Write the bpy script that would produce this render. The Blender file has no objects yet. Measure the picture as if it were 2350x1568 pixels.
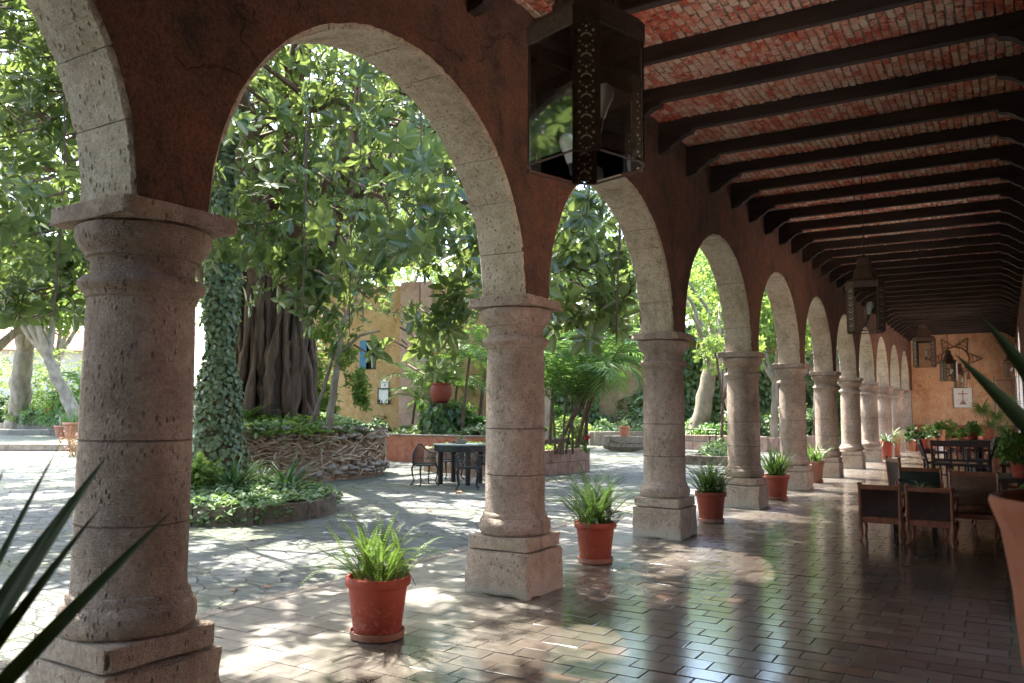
import bpy, math, random
import numpy as np
from mathutils import Vector, Matrix
random.seed(7); rng = np.random.default_rng(11)
R = math.radians
scene = bpy.context.scene; COL = scene.collection
# ------------------------------------------------------------------ camera
CAM_H, YAW, PIT, ROL, FPX = 1.4726, .5452, .0859, .005, 1858.75
rt = Vector((math.cos(YAW), math.sin(YAW), 0)); f0 = Vector((-math.sin(YAW), math.cos(YAW), 0)); zz = Vector((0, 0, 1))
fw = f0*math.cos(PIT) + zz*math.sin(PIT); u0 = -f0*math.sin(PIT) + zz*math.cos(PIT)
rr = rt*math.cos(ROL) + u0*math.sin(ROL); uu = -rt*math.sin(ROL) + u0*math.cos(ROL)
cam = bpy.data.objects.new('camera', bpy.data.cameras.new('camera')); COL.objects.link(cam)
cam.matrix_world = Matrix(((rr.x, uu.x, -fw.x, 0), (rr.y, uu.y, -fw.y, 0), (rr.z, uu.z, -fw.z, CAM_H), (0, 0, 0, 1)))
cam.data.sensor_width = 36; cam.data.lens = 36*FPX/2350; cam.data.clip_end = 800; cam.data.clip_start = .05
cam.data.dof.use_dof = True; cam.data.dof.focus_distance = 7.5; cam.data.dof.aperture_fstop = 4.5
scene.camera = cam
# ------------------------------------------------------------------ sky, sun, exposure
SUN = Vector((-.50, .16, 1.0)).normalized()
elev = math.asin(SUN.z); azim = math.atan2(SUN.x, SUN.y)
w = bpy.data.worlds.new('World'); scene.world = w; w.use_nodes = True
nt = w.node_tree; sky = nt.nodes.new('ShaderNodeTexSky'); sky.sky_type = 'NISHITA'; sky.sun_disc = False
sky.sun_elevation = elev; sky.sun_rotation = azim; sky.dust_density = 2.5; sky.air_density = 1.0; sky.ozone_density = 1.0
bg = nt.nodes['Background']; bg.inputs[1].default_value = .15; nt.links.new(sky.outputs[0], bg.inputs[0])
sl = bpy.data.lights.new('sun', 'SUN'); sl.energy = 2.8; sl.angle = R(.5); sl.color = (1, .96, .88)
so = bpy.data.objects.new('sun', sl); COL.objects.link(so); so.rotation_euler = SUN.to_track_quat('Z', 'Y').to_euler()
vs = scene.view_settings; vs.view_transform = 'Standard'; vs.look = 'None'; vs.gamma = 1; vs.exposure = 3.25
scene.cycles.max_bounces = 10; scene.cycles.diffuse_bounces = 6; scene.cycles.glossy_bounces = 4
scene.cycles.transmission_bounces = 6; scene.cycles.transparent_max_bounces = 12
scene.cycles.caustics_reflective = False; scene.cycles.caustics_refractive = False
scene.cycles.use_denoising = True; scene.cycles.sample_clamp_indirect = 8

# ------------------------------------------------------------------ helpers: objects
def link(o, parent=None):
    COL.objects.link(o)
    if parent is not None: o.parent = parent
    return o
def tag(o, label=None, cat=None, group=None, kind=None):
    if label: o['label'] = label
    if cat: o['category'] = cat
    if group: o['group'] = group
    if kind: o['kind'] = kind
    return o
def empty(name, loc=(0, 0, 0), rz=0, label=None, cat=None, group=None):
    o = bpy.data.objects.new(name, None); o.empty_display_size = .1; link(o)
    o.location = loc; o.rotation_euler = (0, 0, rz)
    return tag(o, label, cat, group)
def copy_tree(o, parent=None):
    c = o.copy(); COL.objects.link(c)
    if parent is not None: c.parent = parent
    for ch in [x for x in bpy.data.objects if x.parent == o]: copy_tree(ch, c)
    return c
def npmesh(name, V, F, mat, parent=None, smooth=False, col=None):
    """V (n,3) F (m,4) numpy quads"""
    V = np.asarray(V, np.float32); F = np.asarray(F, np.int32)
    me = bpy.data.meshes.new(name); me.vertices.add(len(V)); me.vertices.foreach_set('co', V.ravel())
    k = F.shape[1]; me.loops.add(F.size); me.loops.foreach_set('vertex_index', F.ravel())
    me.polygons.add(len(F)); me.polygons.foreach_set('loop_start', np.arange(0, F.size, k, dtype=np.int32))
    me.polygons.foreach_set('loop_total', np.full(len(F), k, np.int32))
    me.polygons.foreach_set('use_smooth', np.full(len(F), smooth is not None, bool))
    me.update(); me.materials.append(mat)
    return link(bpy.data.objects.new(name, me), parent)
class G:
    def __init__(s): s.v = []; s.f = []; s.m = []; s.uv = {}
    def add(s, vs_, fs, m=0):
        b = len(s.v); s.v += [tuple(v) for v in vs_]; s.f += [tuple(i+b for i in f) for f in fs]; s.m += [m]*len(fs); return s
    def box(s, c, d, rz=0, m=0, bev=0, rot=None, jit=0):
        x, y, z = d[0]/2, d[1]/2, d[2]/2
        M = rot if rot is not None else Matrix.Rotation(rz, 3, 'Z')
        if bev <= 0:
            P = [(-x, -y, -z), (x, -y, -z), (x, y, -z), (-x, y, -z), (-x, -y, z), (x, -y, z), (x, y, z), (-x, y, z)]
            F = [(0, 3, 2, 1), (4, 5, 6, 7), (0, 1, 5, 4), (1, 2, 6, 5), (2, 3, 7, 6), (3, 0, 4, 7)]
        else:
            b = min(bev, x*.9, y*.9, z*.9); P = []; F = []
            idx = {}
            for sx in (-1, 1):
                for sy in (-1, 1):
                    for sz in (-1, 1):
                        for a in range(3):
                            q = [sx*(x-b), sy*(y-b), sz*(z-b)]; q[a] = (sx*x, sy*y, sz*z)[a]
                            idx[(sx, sy, sz, a)] = len(P); P.append(q)
            I = idx
            for a in range(3):
                for sg in (-1, 1):
                    o = [(-1, -1), (1, -1), (1, 1), (-1, 1)]; q = []
                    for (p1, p2) in o:
                        t = [0, 0, 0]; t[a] = sg; t[(a+1) % 3] = p1; t[(a+2) % 3] = p2; q.append(I[(t[0], t[1], t[2], a)])
                    F.append(tuple(q if sg > 0 else q[::-1]))
            for a in range(3):
                for s1 in (-1, 1):
                    for s2 in (-1, 1):
                        b1, b2 = (a+1) % 3, (a+2) % 3; q = []
                        for (e, ax) in ((-1, b1), (1, b1), (1, b2), (-1, b2)):
                            t = [0, 0, 0]; t[a] = e; t[b1] = s1; t[b2] = s2; q.append(I[(t[0], t[1], t[2], ax)])
                        F.append(tuple(q if s1*s2 < 0 else q[::-1]))
            for sx in (-1, 1):
                for sy in (-1, 1):
                    for sz in (-1, 1):
                        q = (I[(sx, sy, sz, 0)], I[(sx, sy, sz, 1)], I[(sx, sy, sz, 2)])
                        F.append(q if sx*sy*sz > 0 else q[::-1])
        P = [M @ Vector([a+(random.uniform(-jit, jit) if jit else 0) for a in p]) + Vector(c) for p in P]
        return s.add(P, F, m)
    def lathe(s, prof, n=32, c=(0, 0, 0), m=0, jit=0, cap=True, sc=(1, 1)):
        V = []; F = []
        for (r, z) in prof:
            for i in range(n):
                a = 2*math.pi*i/n; q = r*(1+(random.uniform(-jit, jit) if jit else 0))
                V.append((c[0]+q*math.cos(a)*sc[0], c[1]+q*math.sin(a)*sc[1], c[2]+z))
        for k in range(len(prof)-1):
            for i in range(n):
                j = (i+1) % n; F.append((k*n+i, k*n+j, (k+1)*n+j, (k+1)*n+i))
        if cap:
            F.append(tuple(range(n))[::-1]); F.append(tuple((len(prof)-1)*n+i for i in range(n)))
        return s.add(V, F, m)
    def tube(s, pts, rad, n=8, m=0, jit=0, cap=True, flat=1.0):
        pts = [Vector(p) for p in pts]; V = []; F = []; up = Vector((.13, .21, 1)).normalized(); N = None
        for k, p in enumerate(pts):
            d = (pts[min(k+1, len(pts)-1)] - pts[max(k-1, 0)]).normalized()
            if N is None:
                N = d.cross(up if abs(d.dot(up)) < .95 else Vector((1, 0, 0))).normalized()
            else:
                N = (N - d*N.dot(d)).normalized()
            B = d.cross(N); r = rad[k] if hasattr(rad, '__len__') else rad
            for i in range(n):
                a = 2*math.pi*i/n; q = r*(1+(random.uniform(-jit, jit) if jit else 0))
                V.append(p + N*math.cos(a)*q + B*math.sin(a)*q*flat)
        for k in range(len(pts)-1):
            for i in range(n):
                j = (i+1) % n; F.append((k*n+i, k*n+j, (k+1)*n+j, (k+1)*n+i))
        if cap: F.append(tuple(range(n))[::-1]); F.append(tuple((len(pts)-1)*n+i for i in range(n)))
        return s.add(V, F, m)
    def prism(s, poly, z0, z1, m=0):
        n = len(poly); V = [(x, y, z0) for x, y in poly] + [(x, y, z1) for x, y in poly]
        F = [tuple(range(n))[::-1], tuple(n+i for i in range(n))] + [(i, (i+1) % n, n+(i+1) % n, n+i) for i in range(n)]
        return s.add(V, F, m)
    def build(s, name, mats, parent=None, smooth=False, label=None):
        me = bpy.data.meshes.new(name); me.from_pydata(s.v, [], s.f)
        if not isinstance(mats, (list, tuple)): mats = [mats]
        for q in mats: me.materials.append(q)
        if len(mats) > 1: me.polygons.foreach_set('material_index', s.m)
        if smooth:
            me.polygons.foreach_set('use_smooth', [True]*len(me.polygons))
            try: me.set_sharp_from_angle(angle=R(smooth if smooth is not True else 40))
            except Exception: pass
        me.update(); o = link(bpy.data.objects.new(name, me), parent)
        if label: o['label'] = label
        return o
def bez(p0, p1, p2, n=8):
    p0, p1, p2 = Vector(p0), Vector(p1), Vector(p2)
    return [(p0*(1-t)**2 + p1*2*t*(1-t) + p2*t*t) for t in [i/(n-1) for i in range(n)]]

# ------------------------------------------------------------------ helpers: materials
class NT:
    def __init__(s, name):
        s.m = bpy.data.materials.new(name); s.m.use_nodes = True; s.t = s.m.node_tree; s.t.nodes.clear()
        s.out = s.t.nodes.new('ShaderNodeOutputMaterial')
    def n(s, typ, ins=None, **kw):
        o = s.t.nodes.new('ShaderNode'+typ)
        for k, v in kw.items(): setattr(o, k, v)
        for k, v in (ins or {}).items():
            if isinstance(v, bpy.types.NodeSocket): s.t.links.new(v, o.inputs[k])
            elif isinstance(v, bpy.types.Node): s.t.links.new(v.outputs[0], o.inputs[k])
            else: o.inputs[k].default_value = v
        return o
    def pos(s, sc=(1, 1, 1), obj=False, rot=(0, 0, 0)):
        if obj: v = s.n('TexCoord').outputs['Object']
        else: v = s.n('NewGeometry').outputs['Position']
        return s.n('Mapping', {'Vector': v, 'Scale': sc, 'Rotation': rot}).outputs[0]
    def noise(s, v, scale, detail=4, rough=.55, dist=0):
        return s.n('TexNoise', {'Vector': v, 'Scale': scale, 'Detail': detail, 'Roughness': rough, 'Distortion': dist}).outputs[0]
    def ramp(s, f, stops, interp='LINEAR'):
        r = s.n('ValToRGB', {'Fac': f}); cr = r.color_ramp; cr.interpolation = interp
        while len(cr.elements) < len(stops): cr.elements.new(.5)
        for e, (p, c) in zip(cr.elements, stops):
            e.position = p; e.color = (c, c, c, 1) if not hasattr(c, '__len__') else (*c, 1)
        return r.outputs[0]
    def math(s, op, a, b=0.5, c=None, clamp=False):
        o = s.t.nodes.new('ShaderNodeMath'); o.operation = op; o.use_clamp = clamp
        for i, v in enumerate((a, b, c)):
            if v is None: continue
            if isinstance(v, (int, float)): o.inputs[i].default_value = v
            else: s.t.links.new(v, o.inputs[i])
        return o.outputs[0]
    def mix(s, f, a, b, mode='MIX'):
        o = s.t.nodes.new('ShaderNodeMix'); o.data_type = 'RGBA'; o.blend_type = mode; o.clamp_factor = True
        for i, v in ((0, f), (6, a), (7, b)):
            if isinstance(v, bpy.types.NodeSocket): s.t.links.new(v, o.inputs[i])
            else: o.inputs[i].default_value = v if i == 0 else (*v, 1)
        return o.outputs[2]
    def bump(s, h, strength=.5, dist=.01, nrm=None):
        ins = {'Height': h, 'Strength': strength, 'Distance': dist}
        if nrm is not None: ins['Normal'] = nrm
        return s.n('Bump', ins).outputs[0]
    def bsdf(s, col, rough=.8, nrm=None, spec=.5, metal=0, **kw):
        ins = {'Base Color': col if not isinstance(col, tuple) else (*col, 1), 'Roughness': rough, 'Specular IOR Level': spec, 'Metallic': metal}
        if nrm is not None: ins['Normal'] = nrm
        ins.update(kw)
        b = s.n('BsdfPrincipled', ins); return b
    def done(s, sh):
        s.t.links.new(sh.outputs[0] if isinstance(sh, bpy.types.Node) else sh, s.out.inputs[0]); return s.m

def basic(name, c1, c2, scale=8, rough=.8, bump=.3, bdist=.004, bscale=None, c3=None, obj=False, spec=.4, stretch=(1, 1, 1), metal=0, detail=5):
    t = NT(name); p = t.pos(stretch, obj)
    f = t.noise(p, scale, detail); st = [(.3, c1), (.7, c2)] if c3 is None else [(.28, c1), (.5, c2), (.72, c3)]
    h = t.noise(p, bscale or scale*5, 4, .6)
    return t.done(t.bsdf(t.ramp(f, st), rough, t.bump(h, bump, bdist), spec, metal))

def stone(name, c1, c2, c3, joints=None, pits=1.0, chisel=1.0, stain=None):
    t = NT(name); p = t.pos()
    big = t.noise(p, 2.2, 5, .6); mid = t.noise(p, 14, 5, .65); fine = t.noise(p, 90, 3, .6)
    col = t.ramp(big, [(.3, c1), (.5, c2), (.7, c3)])
    col = t.mix(.45, col, t.ramp(mid, [(.32, c1), (.66, c3)])); gr_ = t.ramp(t.noise(p, 60, 3, .7), [(.36, .76), (.62, 1.06)]); col = t.mix(1.0, col, gr_, 'MULTIPLY'); st_ = t.ramp(t.noise(t.pos((1, 1, .28)), 3.7, 6, .7, .8), [(.52, 0.0), (.66, 1.0)]); col = t.mix(t.math('MULTIPLY', st_, .45), col, tuple(x*.55 for x in c1))
    vo = t.n('TexVoronoi', {'Vector': t.n('Mapping', {'Vector': p, 'Scale': (1, 1, .55)}).outputs[0], 'Scale': 34.0, 'Randomness': 1.0}).outputs['Distance']
    pit = t.ramp(vo, [(.10, 0.0), (.30, 1.0)]); pm = t.ramp(t.noise(p, 9, 3), [(.42, 1.0), (.58, 0.0)])
    pit = t.math('MAXIMUM', pit, pm)
    col = t.mix(t.math('MULTIPLY', t.math('SUBTRACT', 1.0, pit), .6*pits), col, tuple(x*.4 for x in c1))
    wv = t.n('TexWave', {'Vector': p, 'Scale': 26.0, 'Distortion': 6.0, 'Detail': 4.0, 'Detail Scale': 3.0}, wave_type='BANDS', bands_direction='Z').outputs['Fac']
    wm = t.ramp(t.noise(p, 1.7, 2), [(.42, 0.0), (.58, 1.0)])
    h = t.math('ADD', t.math('MULTIPLY', mid, .9), t.math('MULTIPLY', fine, .8))
    h = t.math('ADD', h, t.math('MULTIPLY', pit, .9*pits)); h = t.math('ADD', h, t.math('MULTIPLY', t.math('MULTIPLY', wv, wm), .38*chisel))
    if joints:
        z = t.n('SeparateXYZ', {'Vector': p}).outputs[2]
        zz_ = t.math('ADD', z, t.math('MULTIPLY', mid, .012)); acc = None
        for j in joints:
            d = t.math('ABSOLUTE', t.math('SUBTRACT', zz_, j+.006)); g = t.ramp(t.math('MULTIPLY', d, 60.0), [(.10, 0.0), (.32, 1.0)])
            acc = g if acc is None else t.math('MINIMUM', acc, g)
        h = t.math('ADD', h, t.math('MULTIPLY', acc, 1.0)); col = t.mix(t.math('MULTIPLY', t.math('SUBTRACT', 1.0, acc), .6), col, tuple(x*.35 for x in c1))
    if stain:
        z = t.n('SeparateXYZ', {'Vector': p}).outputs[2]
        m_ = t.ramp(t.math('ADD', z, t.math('MULTIPLY', t.noise(p, 6, 4), .5)), [(.25, 1.0), (.42, 0.0)])
        col = t.mix(m_, col, stain)
    return t.done(t.bsdf(col, .88, t.bump(h, 1.0, .018), .3))

M = {}
M['column'] = stone('column stone', (.27, .195, .15), (.43, .335, .27), (.54, .45, .38), joints=(1.33, .95))
M['plinth'] = stone('plinth stone', (.30, .22, .165), (.45, .355, .285), (.54, .46, .38), chisel=.3, stain=(.42, .38, .33))
M['arch'] = stone('arch stone', (.36, .285, .20), (.58, .50, .385), (.70, .64, .53), chisel=.5, pits=1.3)
def plaster(name, c1, c2, c3, dark, rough=.92, crack=True):
    t = NT(name); p = t.pos(); n1 = t.noise(p, 1.3, 6, .65, .4); n2 = t.noise(p, 5.5, 6, .7); n3 = t.noise(p, 55, 4, .6)
    col = t.ramp(n1, [(.38, c1), (.5, c2), (.62, c3)]); col = t.mix(.5, col, t.ramp(n2, [(.38, c1), (.63, c3)]))
    bl = t.ramp(t.noise(t.pos((1, 1, .45)), 3.3, 7, .75, .6), [(.56, 0.0), (.70, 1.0)]); col = t.mix(t.math('MULTIPLY', bl, .75), col, dark)
    h = t.math('ADD', t.math('MULTIPLY', n2, 1.6), t.math('MULTIPLY', n3, .9)); col = t.mix(1.0, col, t.ramp(n3, [(.34, .62), (.62, 1.08)]), 'MULTIPLY')
    if crack:
        pd = t.n('VectorMath', {0: p, 1: t.n('VectorMath', {0: t.n('TexNoise', {'Vector': p, 'Scale': 1.6, 'Detail': 4.0}).outputs['Color'], 'Scale': .9}, operation='SCALE').outputs[0]}, operation='ADD').outputs[0]
        vo = t.n('TexVoronoi', {'Vector': pd, 'Scale': .85}, feature='DISTANCE_TO_EDGE').outputs['Distance']
        ck = t.ramp(vo, [(.0, 0.0), (.008, 1.0)]); ck = t.math('MAXIMUM', ck, t.ramp(t.noise(p, 1.1, 2), [(.47, 1.0), (.53, 0.0)]))
        col = t.mix(t.math('MULTIPLY', t.math('SUBTRACT', 1.0, ck), .45), col, tuple(x*.4 for x in dark)); h = t.math('ADD', h, ck)
    return t.done(t.bsdf(col, rough, t.bump(h, .8, .014), .2))
M['plaster'] = plaster('red brown plaster', (.070, .050, .040), (.135, .083, .060), (.205, .092, .060), (.035, .029, .025))
M['endwall'] = plaster('orange plaster', (.62, .33, .17), (.72, .43, .25), (.78, .52, .33), (.40, .19, .10))
M['redband'] = plaster('red dado plaster', (.42, .10, .05), (.5, .15, .08), (.52, .2, .12), (.26, .06, .04))
M['ochre'] = plaster('ochre plaster', (.42, .25, .10), (.54, .34, .145), (.60, .42, .22), (.28, .20, .11))
M['pinkplaster'] = plaster('pink plaster', (.50, .30, .22), (.58, .38, .28), (.62, .45, .36), (.32, .2, .14))
M['white'] = plaster('white plaster', (.50, .48, .44), (.60, .58, .54), (.68, .66, .62), (.5, .45, .4), crack=False)
M['bedred'] = plaster('red planter plaster', (.40, .14, .08), (.50, .20, .12), (.55, .27, .18), (.22, .10, .06))
M['greenwall'] = plaster('mossy garden wall', (.22, .15, .09), (.32, .22, .12), (.36, .28, .17), (.07, .08, .035))
M['wood'] = basic('dark wood', (.012, .007, .005), (.035, .016, .010), 14, .55, .4, .003, stretch=(1, 1, .2))
M['beam'] = basic('old beam wood', (.014, .009, .007), (.055, .034, .025), 9, .75, .5, .006, 40, stretch=(.15, 1, 1))
M['chairwood'] = basic('red brown chair wood', (.14, .042, .02), (.28, .09, .042), 18, .38, .2, .002, obj=True, stretch=(1, 1, .25))
M['leather'] = basic('dark leather', (.022, .010, .007), (.045, .02, .014), 22, .5, .35, .002, obj=True, spec=.2)
M['leather2'] = basic('brown leather', (.09, .038, .022), (.16, .065, .038), 22, .45, .35, .002, obj=True)
M['greenleather'] = basic('green black leather', (.010, .016, .012), (.02, .03, .022), 22, .4, .3, .002, obj=True)
M['iron'] = basic('black iron', (.006, .008, .008), (.018, .021, .02), 30, .5, .3, .002, obj=True, spec=.5)
M['lampmetal'] = basic('dark bronze sheet', (.06, .036, .026), (.12, .075, .052), 40, .5, .2, .001, obj=True, metal=.1)
M['soil'] = basic('soil', (.02, .013, .008), (.05, .032, .02), 30, .95, .8, .01)
M['earth'] = basic('garden ground', (.16, .13, .09), (.28, .24, .17), 3, .95, .6, .02)
M['root'] = basic('root bark', (.19, .12, .075), (.38, .26, .17), 20, .85, .6, .006, c3=(.52, .40, .28))
M['rootmat'] = basic('dry pale roots', (.24, .16, .10), (.46, .34, .23), 9, .85, .6, .006, c3=(.60, .49, .36))
M['bark'] = basic('ficus bark', (.035, .022, .014), (.11, .07, .045), 7, .85, 1.0, .05, 22, c3=(.20, .14, .095), stretch=(1, 1, .16))
M['palebark'] = basic('pale bark', (.12, .10, .07), (.22, .19, .14), 4, .85, .9, .03, 24, c3=(.32, .28, .22), stretch=(1, 1, .5))
M['stem'] = basic('branch bark', (.07, .045, .03), (.16, .11, .075), 9, .85, .6, .01, 30)
M['greystone'] = stone('grey curb stone', (.16, .13, .10), (.30, .26, .21), (.38, .35, .29), chisel=.2)
M['mosscurb'] = basic('mossy curb', (.05, .05, .03), (.15, .12, .085), 7, .9, .7, .01, c3=(.24, .19, .14))
M['pebble'] = basic('river pebbles', (.20, .165, .13), (.42, .35, .28), 4, .75, .3, .004)
M['planterstone'] = basic('planter tuff blocks', (.24, .15, .11), (.38, .26, .20), 5, .9, .6, .008, c3=(.44, .34, .28))
M['paperwhite'] = basic('white tile', (.68, .67, .63), (.78, .77, .73), 10, .35, .1, .001)
M['brownpaint'] = basic('brown glaze', (.22, .12, .06), (.33, .2, .11), 20, .5, .1, .001)
M['blue'] = basic('blue shutter paint', (.05, .16, .28), (.07, .22, .36), 12, .6, .3, .002)
M['darkglass'] = basic('dark window', (.01, .012, .014), (.02, .024, .026), 3, .15, .05, .001)
M['wicker'] = basic('dark wicker', (.10, .055, .03), (.2, .12, .07), 40, .8, .6, .003)
M['tabletop'] = basic('grey green table top', (.10, .13, .12), (.16, .2, .185), 12, .35, .2, .001)
M['flowerred'] = basic('red petals', (.45, .02, .03), (.62, .05, .05), 20, .5, .1, .001)
M['rooftile'] = basic('red roof tiles', (.34, .10, .06), (.46, .17, .10), 6, .85, .6, .01)
def potmat(name, c1, c2, c3, wear=(.42, .30, .24)):
    t = NT(name); p = t.pos(); n1 = t.noise(p, 5, 5, .6); n2 = t.noise(p, 38, 5, .7)
    col = t.ramp(n1, [(.3, c1), (.5, c2), (.7, c3)])
    z = t.n('SeparateXYZ', {'Vector': t.n('TexCoord').outputs['Object']}).outputs[2]
    low = t.ramp(z, [(.03, 1.0), (.28, 0.0)]); sp = t.ramp(n2, [(.54, 0.0), (.62, 1.0)])
    col = t.mix(t.math('MULTIPLY', t.math('MULTIPLY', low, sp), .45), col, wear)
    ob = t.n('ObjectInfo').outputs['Random']; col = t.mix(t.math('MULTIPLY', ob, .45), col, (.24, .07, .04)); sl_ = t.ramp(t.noise(t.pos((1, 1, .6)), 7, 6, .75), [(.62, 0.0), (.72, .25)]); col = t.mix(sl_, col, wear); dk = t.ramp(t.noise(t.pos((1, 1, .5)), 11, 5, .7), [(.60, 0.0), (.72, 1.0)]); col = t.mix(t.math('MULTIPLY', dk, .5), col, (.10, .03, .02))
    return t.done(t.bsdf(col, .62, t.bump(t.math('ADD', n1, t.math('MULTIPLY', n2, .6)), .35, .005), .4))
M['pot'] = potmat('red terracotta', (.20, .022, .012), (.28, .034, .017), (.34, .058, .028))
M['potpale'] = potmat('old terracotta', (.40, .15, .08), (.50, .22, .13), (.54, .29, .19))
M['potbig'] = potmat('large terracotta', (.30, .085, .05), (.37, .115, .07), (.41, .155, .10))
M['redjar'] = potmat('dark red jar', (.16, .025, .015), (.22, .035, .02), (.27, .05, .03))
M['saucer'] = potmat('worn saucer', (.22, .09, .06), (.30, .15, .11), (.34, .21, .16))
def leafmat(name, c1, c2, c3, rough=.38, trans=.45, tcol=None, spec=.5):
    t = NT(name); g = t.n('NewGeometry'); rnd = g.outputs['Random Per Island']
    col = t.ramp(rnd, [(.0, c1), (.55, c2), (1.0, c3)])
    n = t.noise(t.pos(), 3.0, 2); col = t.mix(t.ramp(n, [(.35, .0), (.7, .5)]), col, c3)
    b = t.bsdf(col, rough, None, spec)
    tr = t.n('BsdfTranslucent', {'Color': t.mix(.55, col, tcol or (.22, .36, .05))})
    return t.done(t.n('MixShader', {0: trans, 1: b, 2: tr}))
M['ficusleaf'] = leafmat('rubber tree leaf', (.024, .056, .02), (.06, .11, .036), (.15, .22, .075), .24, .40, (.36, .46, .10), spec=.7)
M['yellowleaf'] = leafmat('sunlit tree leaf', (.06, .13, .02), (.11, .20, .035), (.18, .28, .06), .5, .5, (.4, .52, .10))
M['darkleaf'] = leafmat('dark shrub leaf', (.02, .05, .016), (.04, .09, .028), (.09, .15, .045), .4, .25)
M['palmleaf'] = leafmat('palm leaf', (.04, .11, .02), (.07, .17, .035), (.12, .24, .06), .4, .45)
M['ivy'] = leafmat('ivy leaf', (.05, .09, .035), (.10, .15, .065), (.24, .29, .15), .45, .2)
M['ivylight'] = leafmat('variegated ivy leaf', (.07, .16, .05), (.16, .26, .10), (.42, .50, .30), .5, .3)
M['fern'] = leafmat('fern frond', (.035, .08, .018), (.065, .13, .03), (.13, .19, .05), .5, .4)
M['fern2'] = leafmat('dark fern frond', (.02, .06, .016), (.035, .09, .024), (.07, .14, .04), .5, .3)
M['strap'] = leafmat('strap leaf', (.012, .045, .022), (.025, .075, .034), (.05, .12, .05), .35, .2)
M['agave'] = leafmat('agave blade', (.026, .050, .024), (.040, .070, .036), (.06, .095, .05), .45, .08, spec=.35)
M['spider'] = leafmat('spider plant leaf', (.10, .18, .05), (.2, .3, .1), (.4, .48, .28), .5, .3)
M['dryleaf'] = leafmat('dry leaf', (.28, .10, .04), (.34, .15, .07), (.40, .2, .1), .7, .1, (.4, .2, .08))
M['vine'] = leafmat('dry vine tendrils', (.16, .10, .06), (.22, .14, .09), (.3, .2, .13), .8, .1, (.3, .2, .1))
# glass: clear pane with real mirror-like glints
t = NT('pane glass'); fr = t.n('Fresnel', {'IOR': 1.5}).outputs[0]
M['glass'] = t.done(t.n('MixShader', {0: t.math('MAXIMUM', t.math('MULTIPLY', fr, 1.7), .22), 1: t.n('BsdfTransparent', {'Color': (.95, .98, .98, 1)}), 2: t.n('BsdfGlossy', {'Color': (.9, .95, 1, 1), 'Roughness': .03})}))
t = NT('bulb glass'); M['bulb'] = t.done(t.bsdf((.86, .84, .78), .3))
# pierced tin strip: crescents, dots and triangles are holes painted pale for light showing through, laid out on the strip's own UV in metres
t = NT('pierced tin'); uv = t.n('UVMap').outputs[0]; sx = t.n('SeparateXYZ', {'Vector': uv}); u, v = sx.outputs[0], sx.outputs[1]
PER = .078; vv = t.math('SUBTRACT', t.math('MULTIPLY', t.math('FRACT', t.math('DIVIDE', v, PER)), PER), PER/2)
def dist(cx, cy): return t.math('SQRT', t.math('ADD', t.math('POWER', t.math('SUBTRACT', t.math('ABSOLUTE', u), cx), 2.0), t.math('POWER', t.math('SUBTRACT', vv, cy), 2.0)))
d0 = dist(0, -.004); cres = t.math('MULTIPLY', t.math('MULTIPLY', t.math('LESS_THAN', d0, .024), t.math('GREATER_THAN', d0, .018)), t.math('GREATER_THAN', vv, .004))
holes = cres
for (cx, cy, r_) in ((.026, .028, .0055), (0, .026, .003), (.024, -.014, .0035), (.0, -.034, .0055), (.013, -.028, .0028)):
    holes = t.math('MAXIMUM', holes, t.math('LESS_THAN', dist(cx, cy), r_))
pb = t.bsdf(t.ramp(t.noise(t.pos(obj=True), 40, 3), [(.3, (.05, .03, .02)), (.7, (.11, .068, .048))]), .5, None, .4, .05)
M['pierced'] = t.done(t.n('MixShader', {0: holes, 1: pb, 2: t.n('MixShader', {0: .25, 1: t.bsdf((.78, .68, .50), .5), 2: t.n('BsdfTransparent')})}))
# clay floor tiles: damp and shiny, worn and dusty towards the court, paled further in so sun patches whiten
t = NT('damp clay tile'); p = t.pos(); rnd = t.n('NewGeometry').outputs['Random Per Island']; X = t.n('SeparateXYZ', {'Vector': p}).outputs[0]
n1 = t.noise(p, 1.6, 5, .6); n2 = t.noise(p, 13, 5, .65); n3 = t.noise(p, 70, 3, .6)
col = t.ramp(rnd, [(.0, (.036, .030, .024)), (.35, (.062, .046, .036)), (.6, (.070, .060, .048)), (.85, (.095, .08, .063)), (1.0, (.10, .048, .034))])
col = t.mix(.4, col, t.ramp(n2, [(.3, (.032, .026, .02)), (.7, (.105, .083, .064))]))
dust = t.ramp(t.math('ADD', X, t.math('MULTIPLY', n1, 1.4)), [(-0.0, 1.0), (1.0, 0.0)])
dfac = t.n('MapRange', {'Value': t.math('ADD', X, t.math('MULTIPLY', n1, 1.6)), 'From Min': -3.4, 'From Max': -1.6, 'To Min': 1.0, 'To Max': 0.0}).outputs[0]
col = t.mix(t.math('MULTIPLY', dfac, t.ramp(n2, [(.25, .35), (.6, .85)])), col, (.25, .225, .19))
rg = t.math('ADD', t.math('MULTIPLY', n2, .20), t.math('ADD', .06, t.math('MULTIPLY', dfac, .34)))
h = t.math('ADD', t.math('MULTIPLY', n2, 1.0), t.math('MULTIPLY', n3, .25))
M['tile'] = t.done(t.bsdf(col, rg, t.bump(h, .26, .004), .7, 0, **{'Coat Weight': .35, 'Coat Roughness': .14}))
M['grout'] = basic('tile joints', (.05, .04, .03), (.12, .095, .07), 20, .6, .5, .004)
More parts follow.
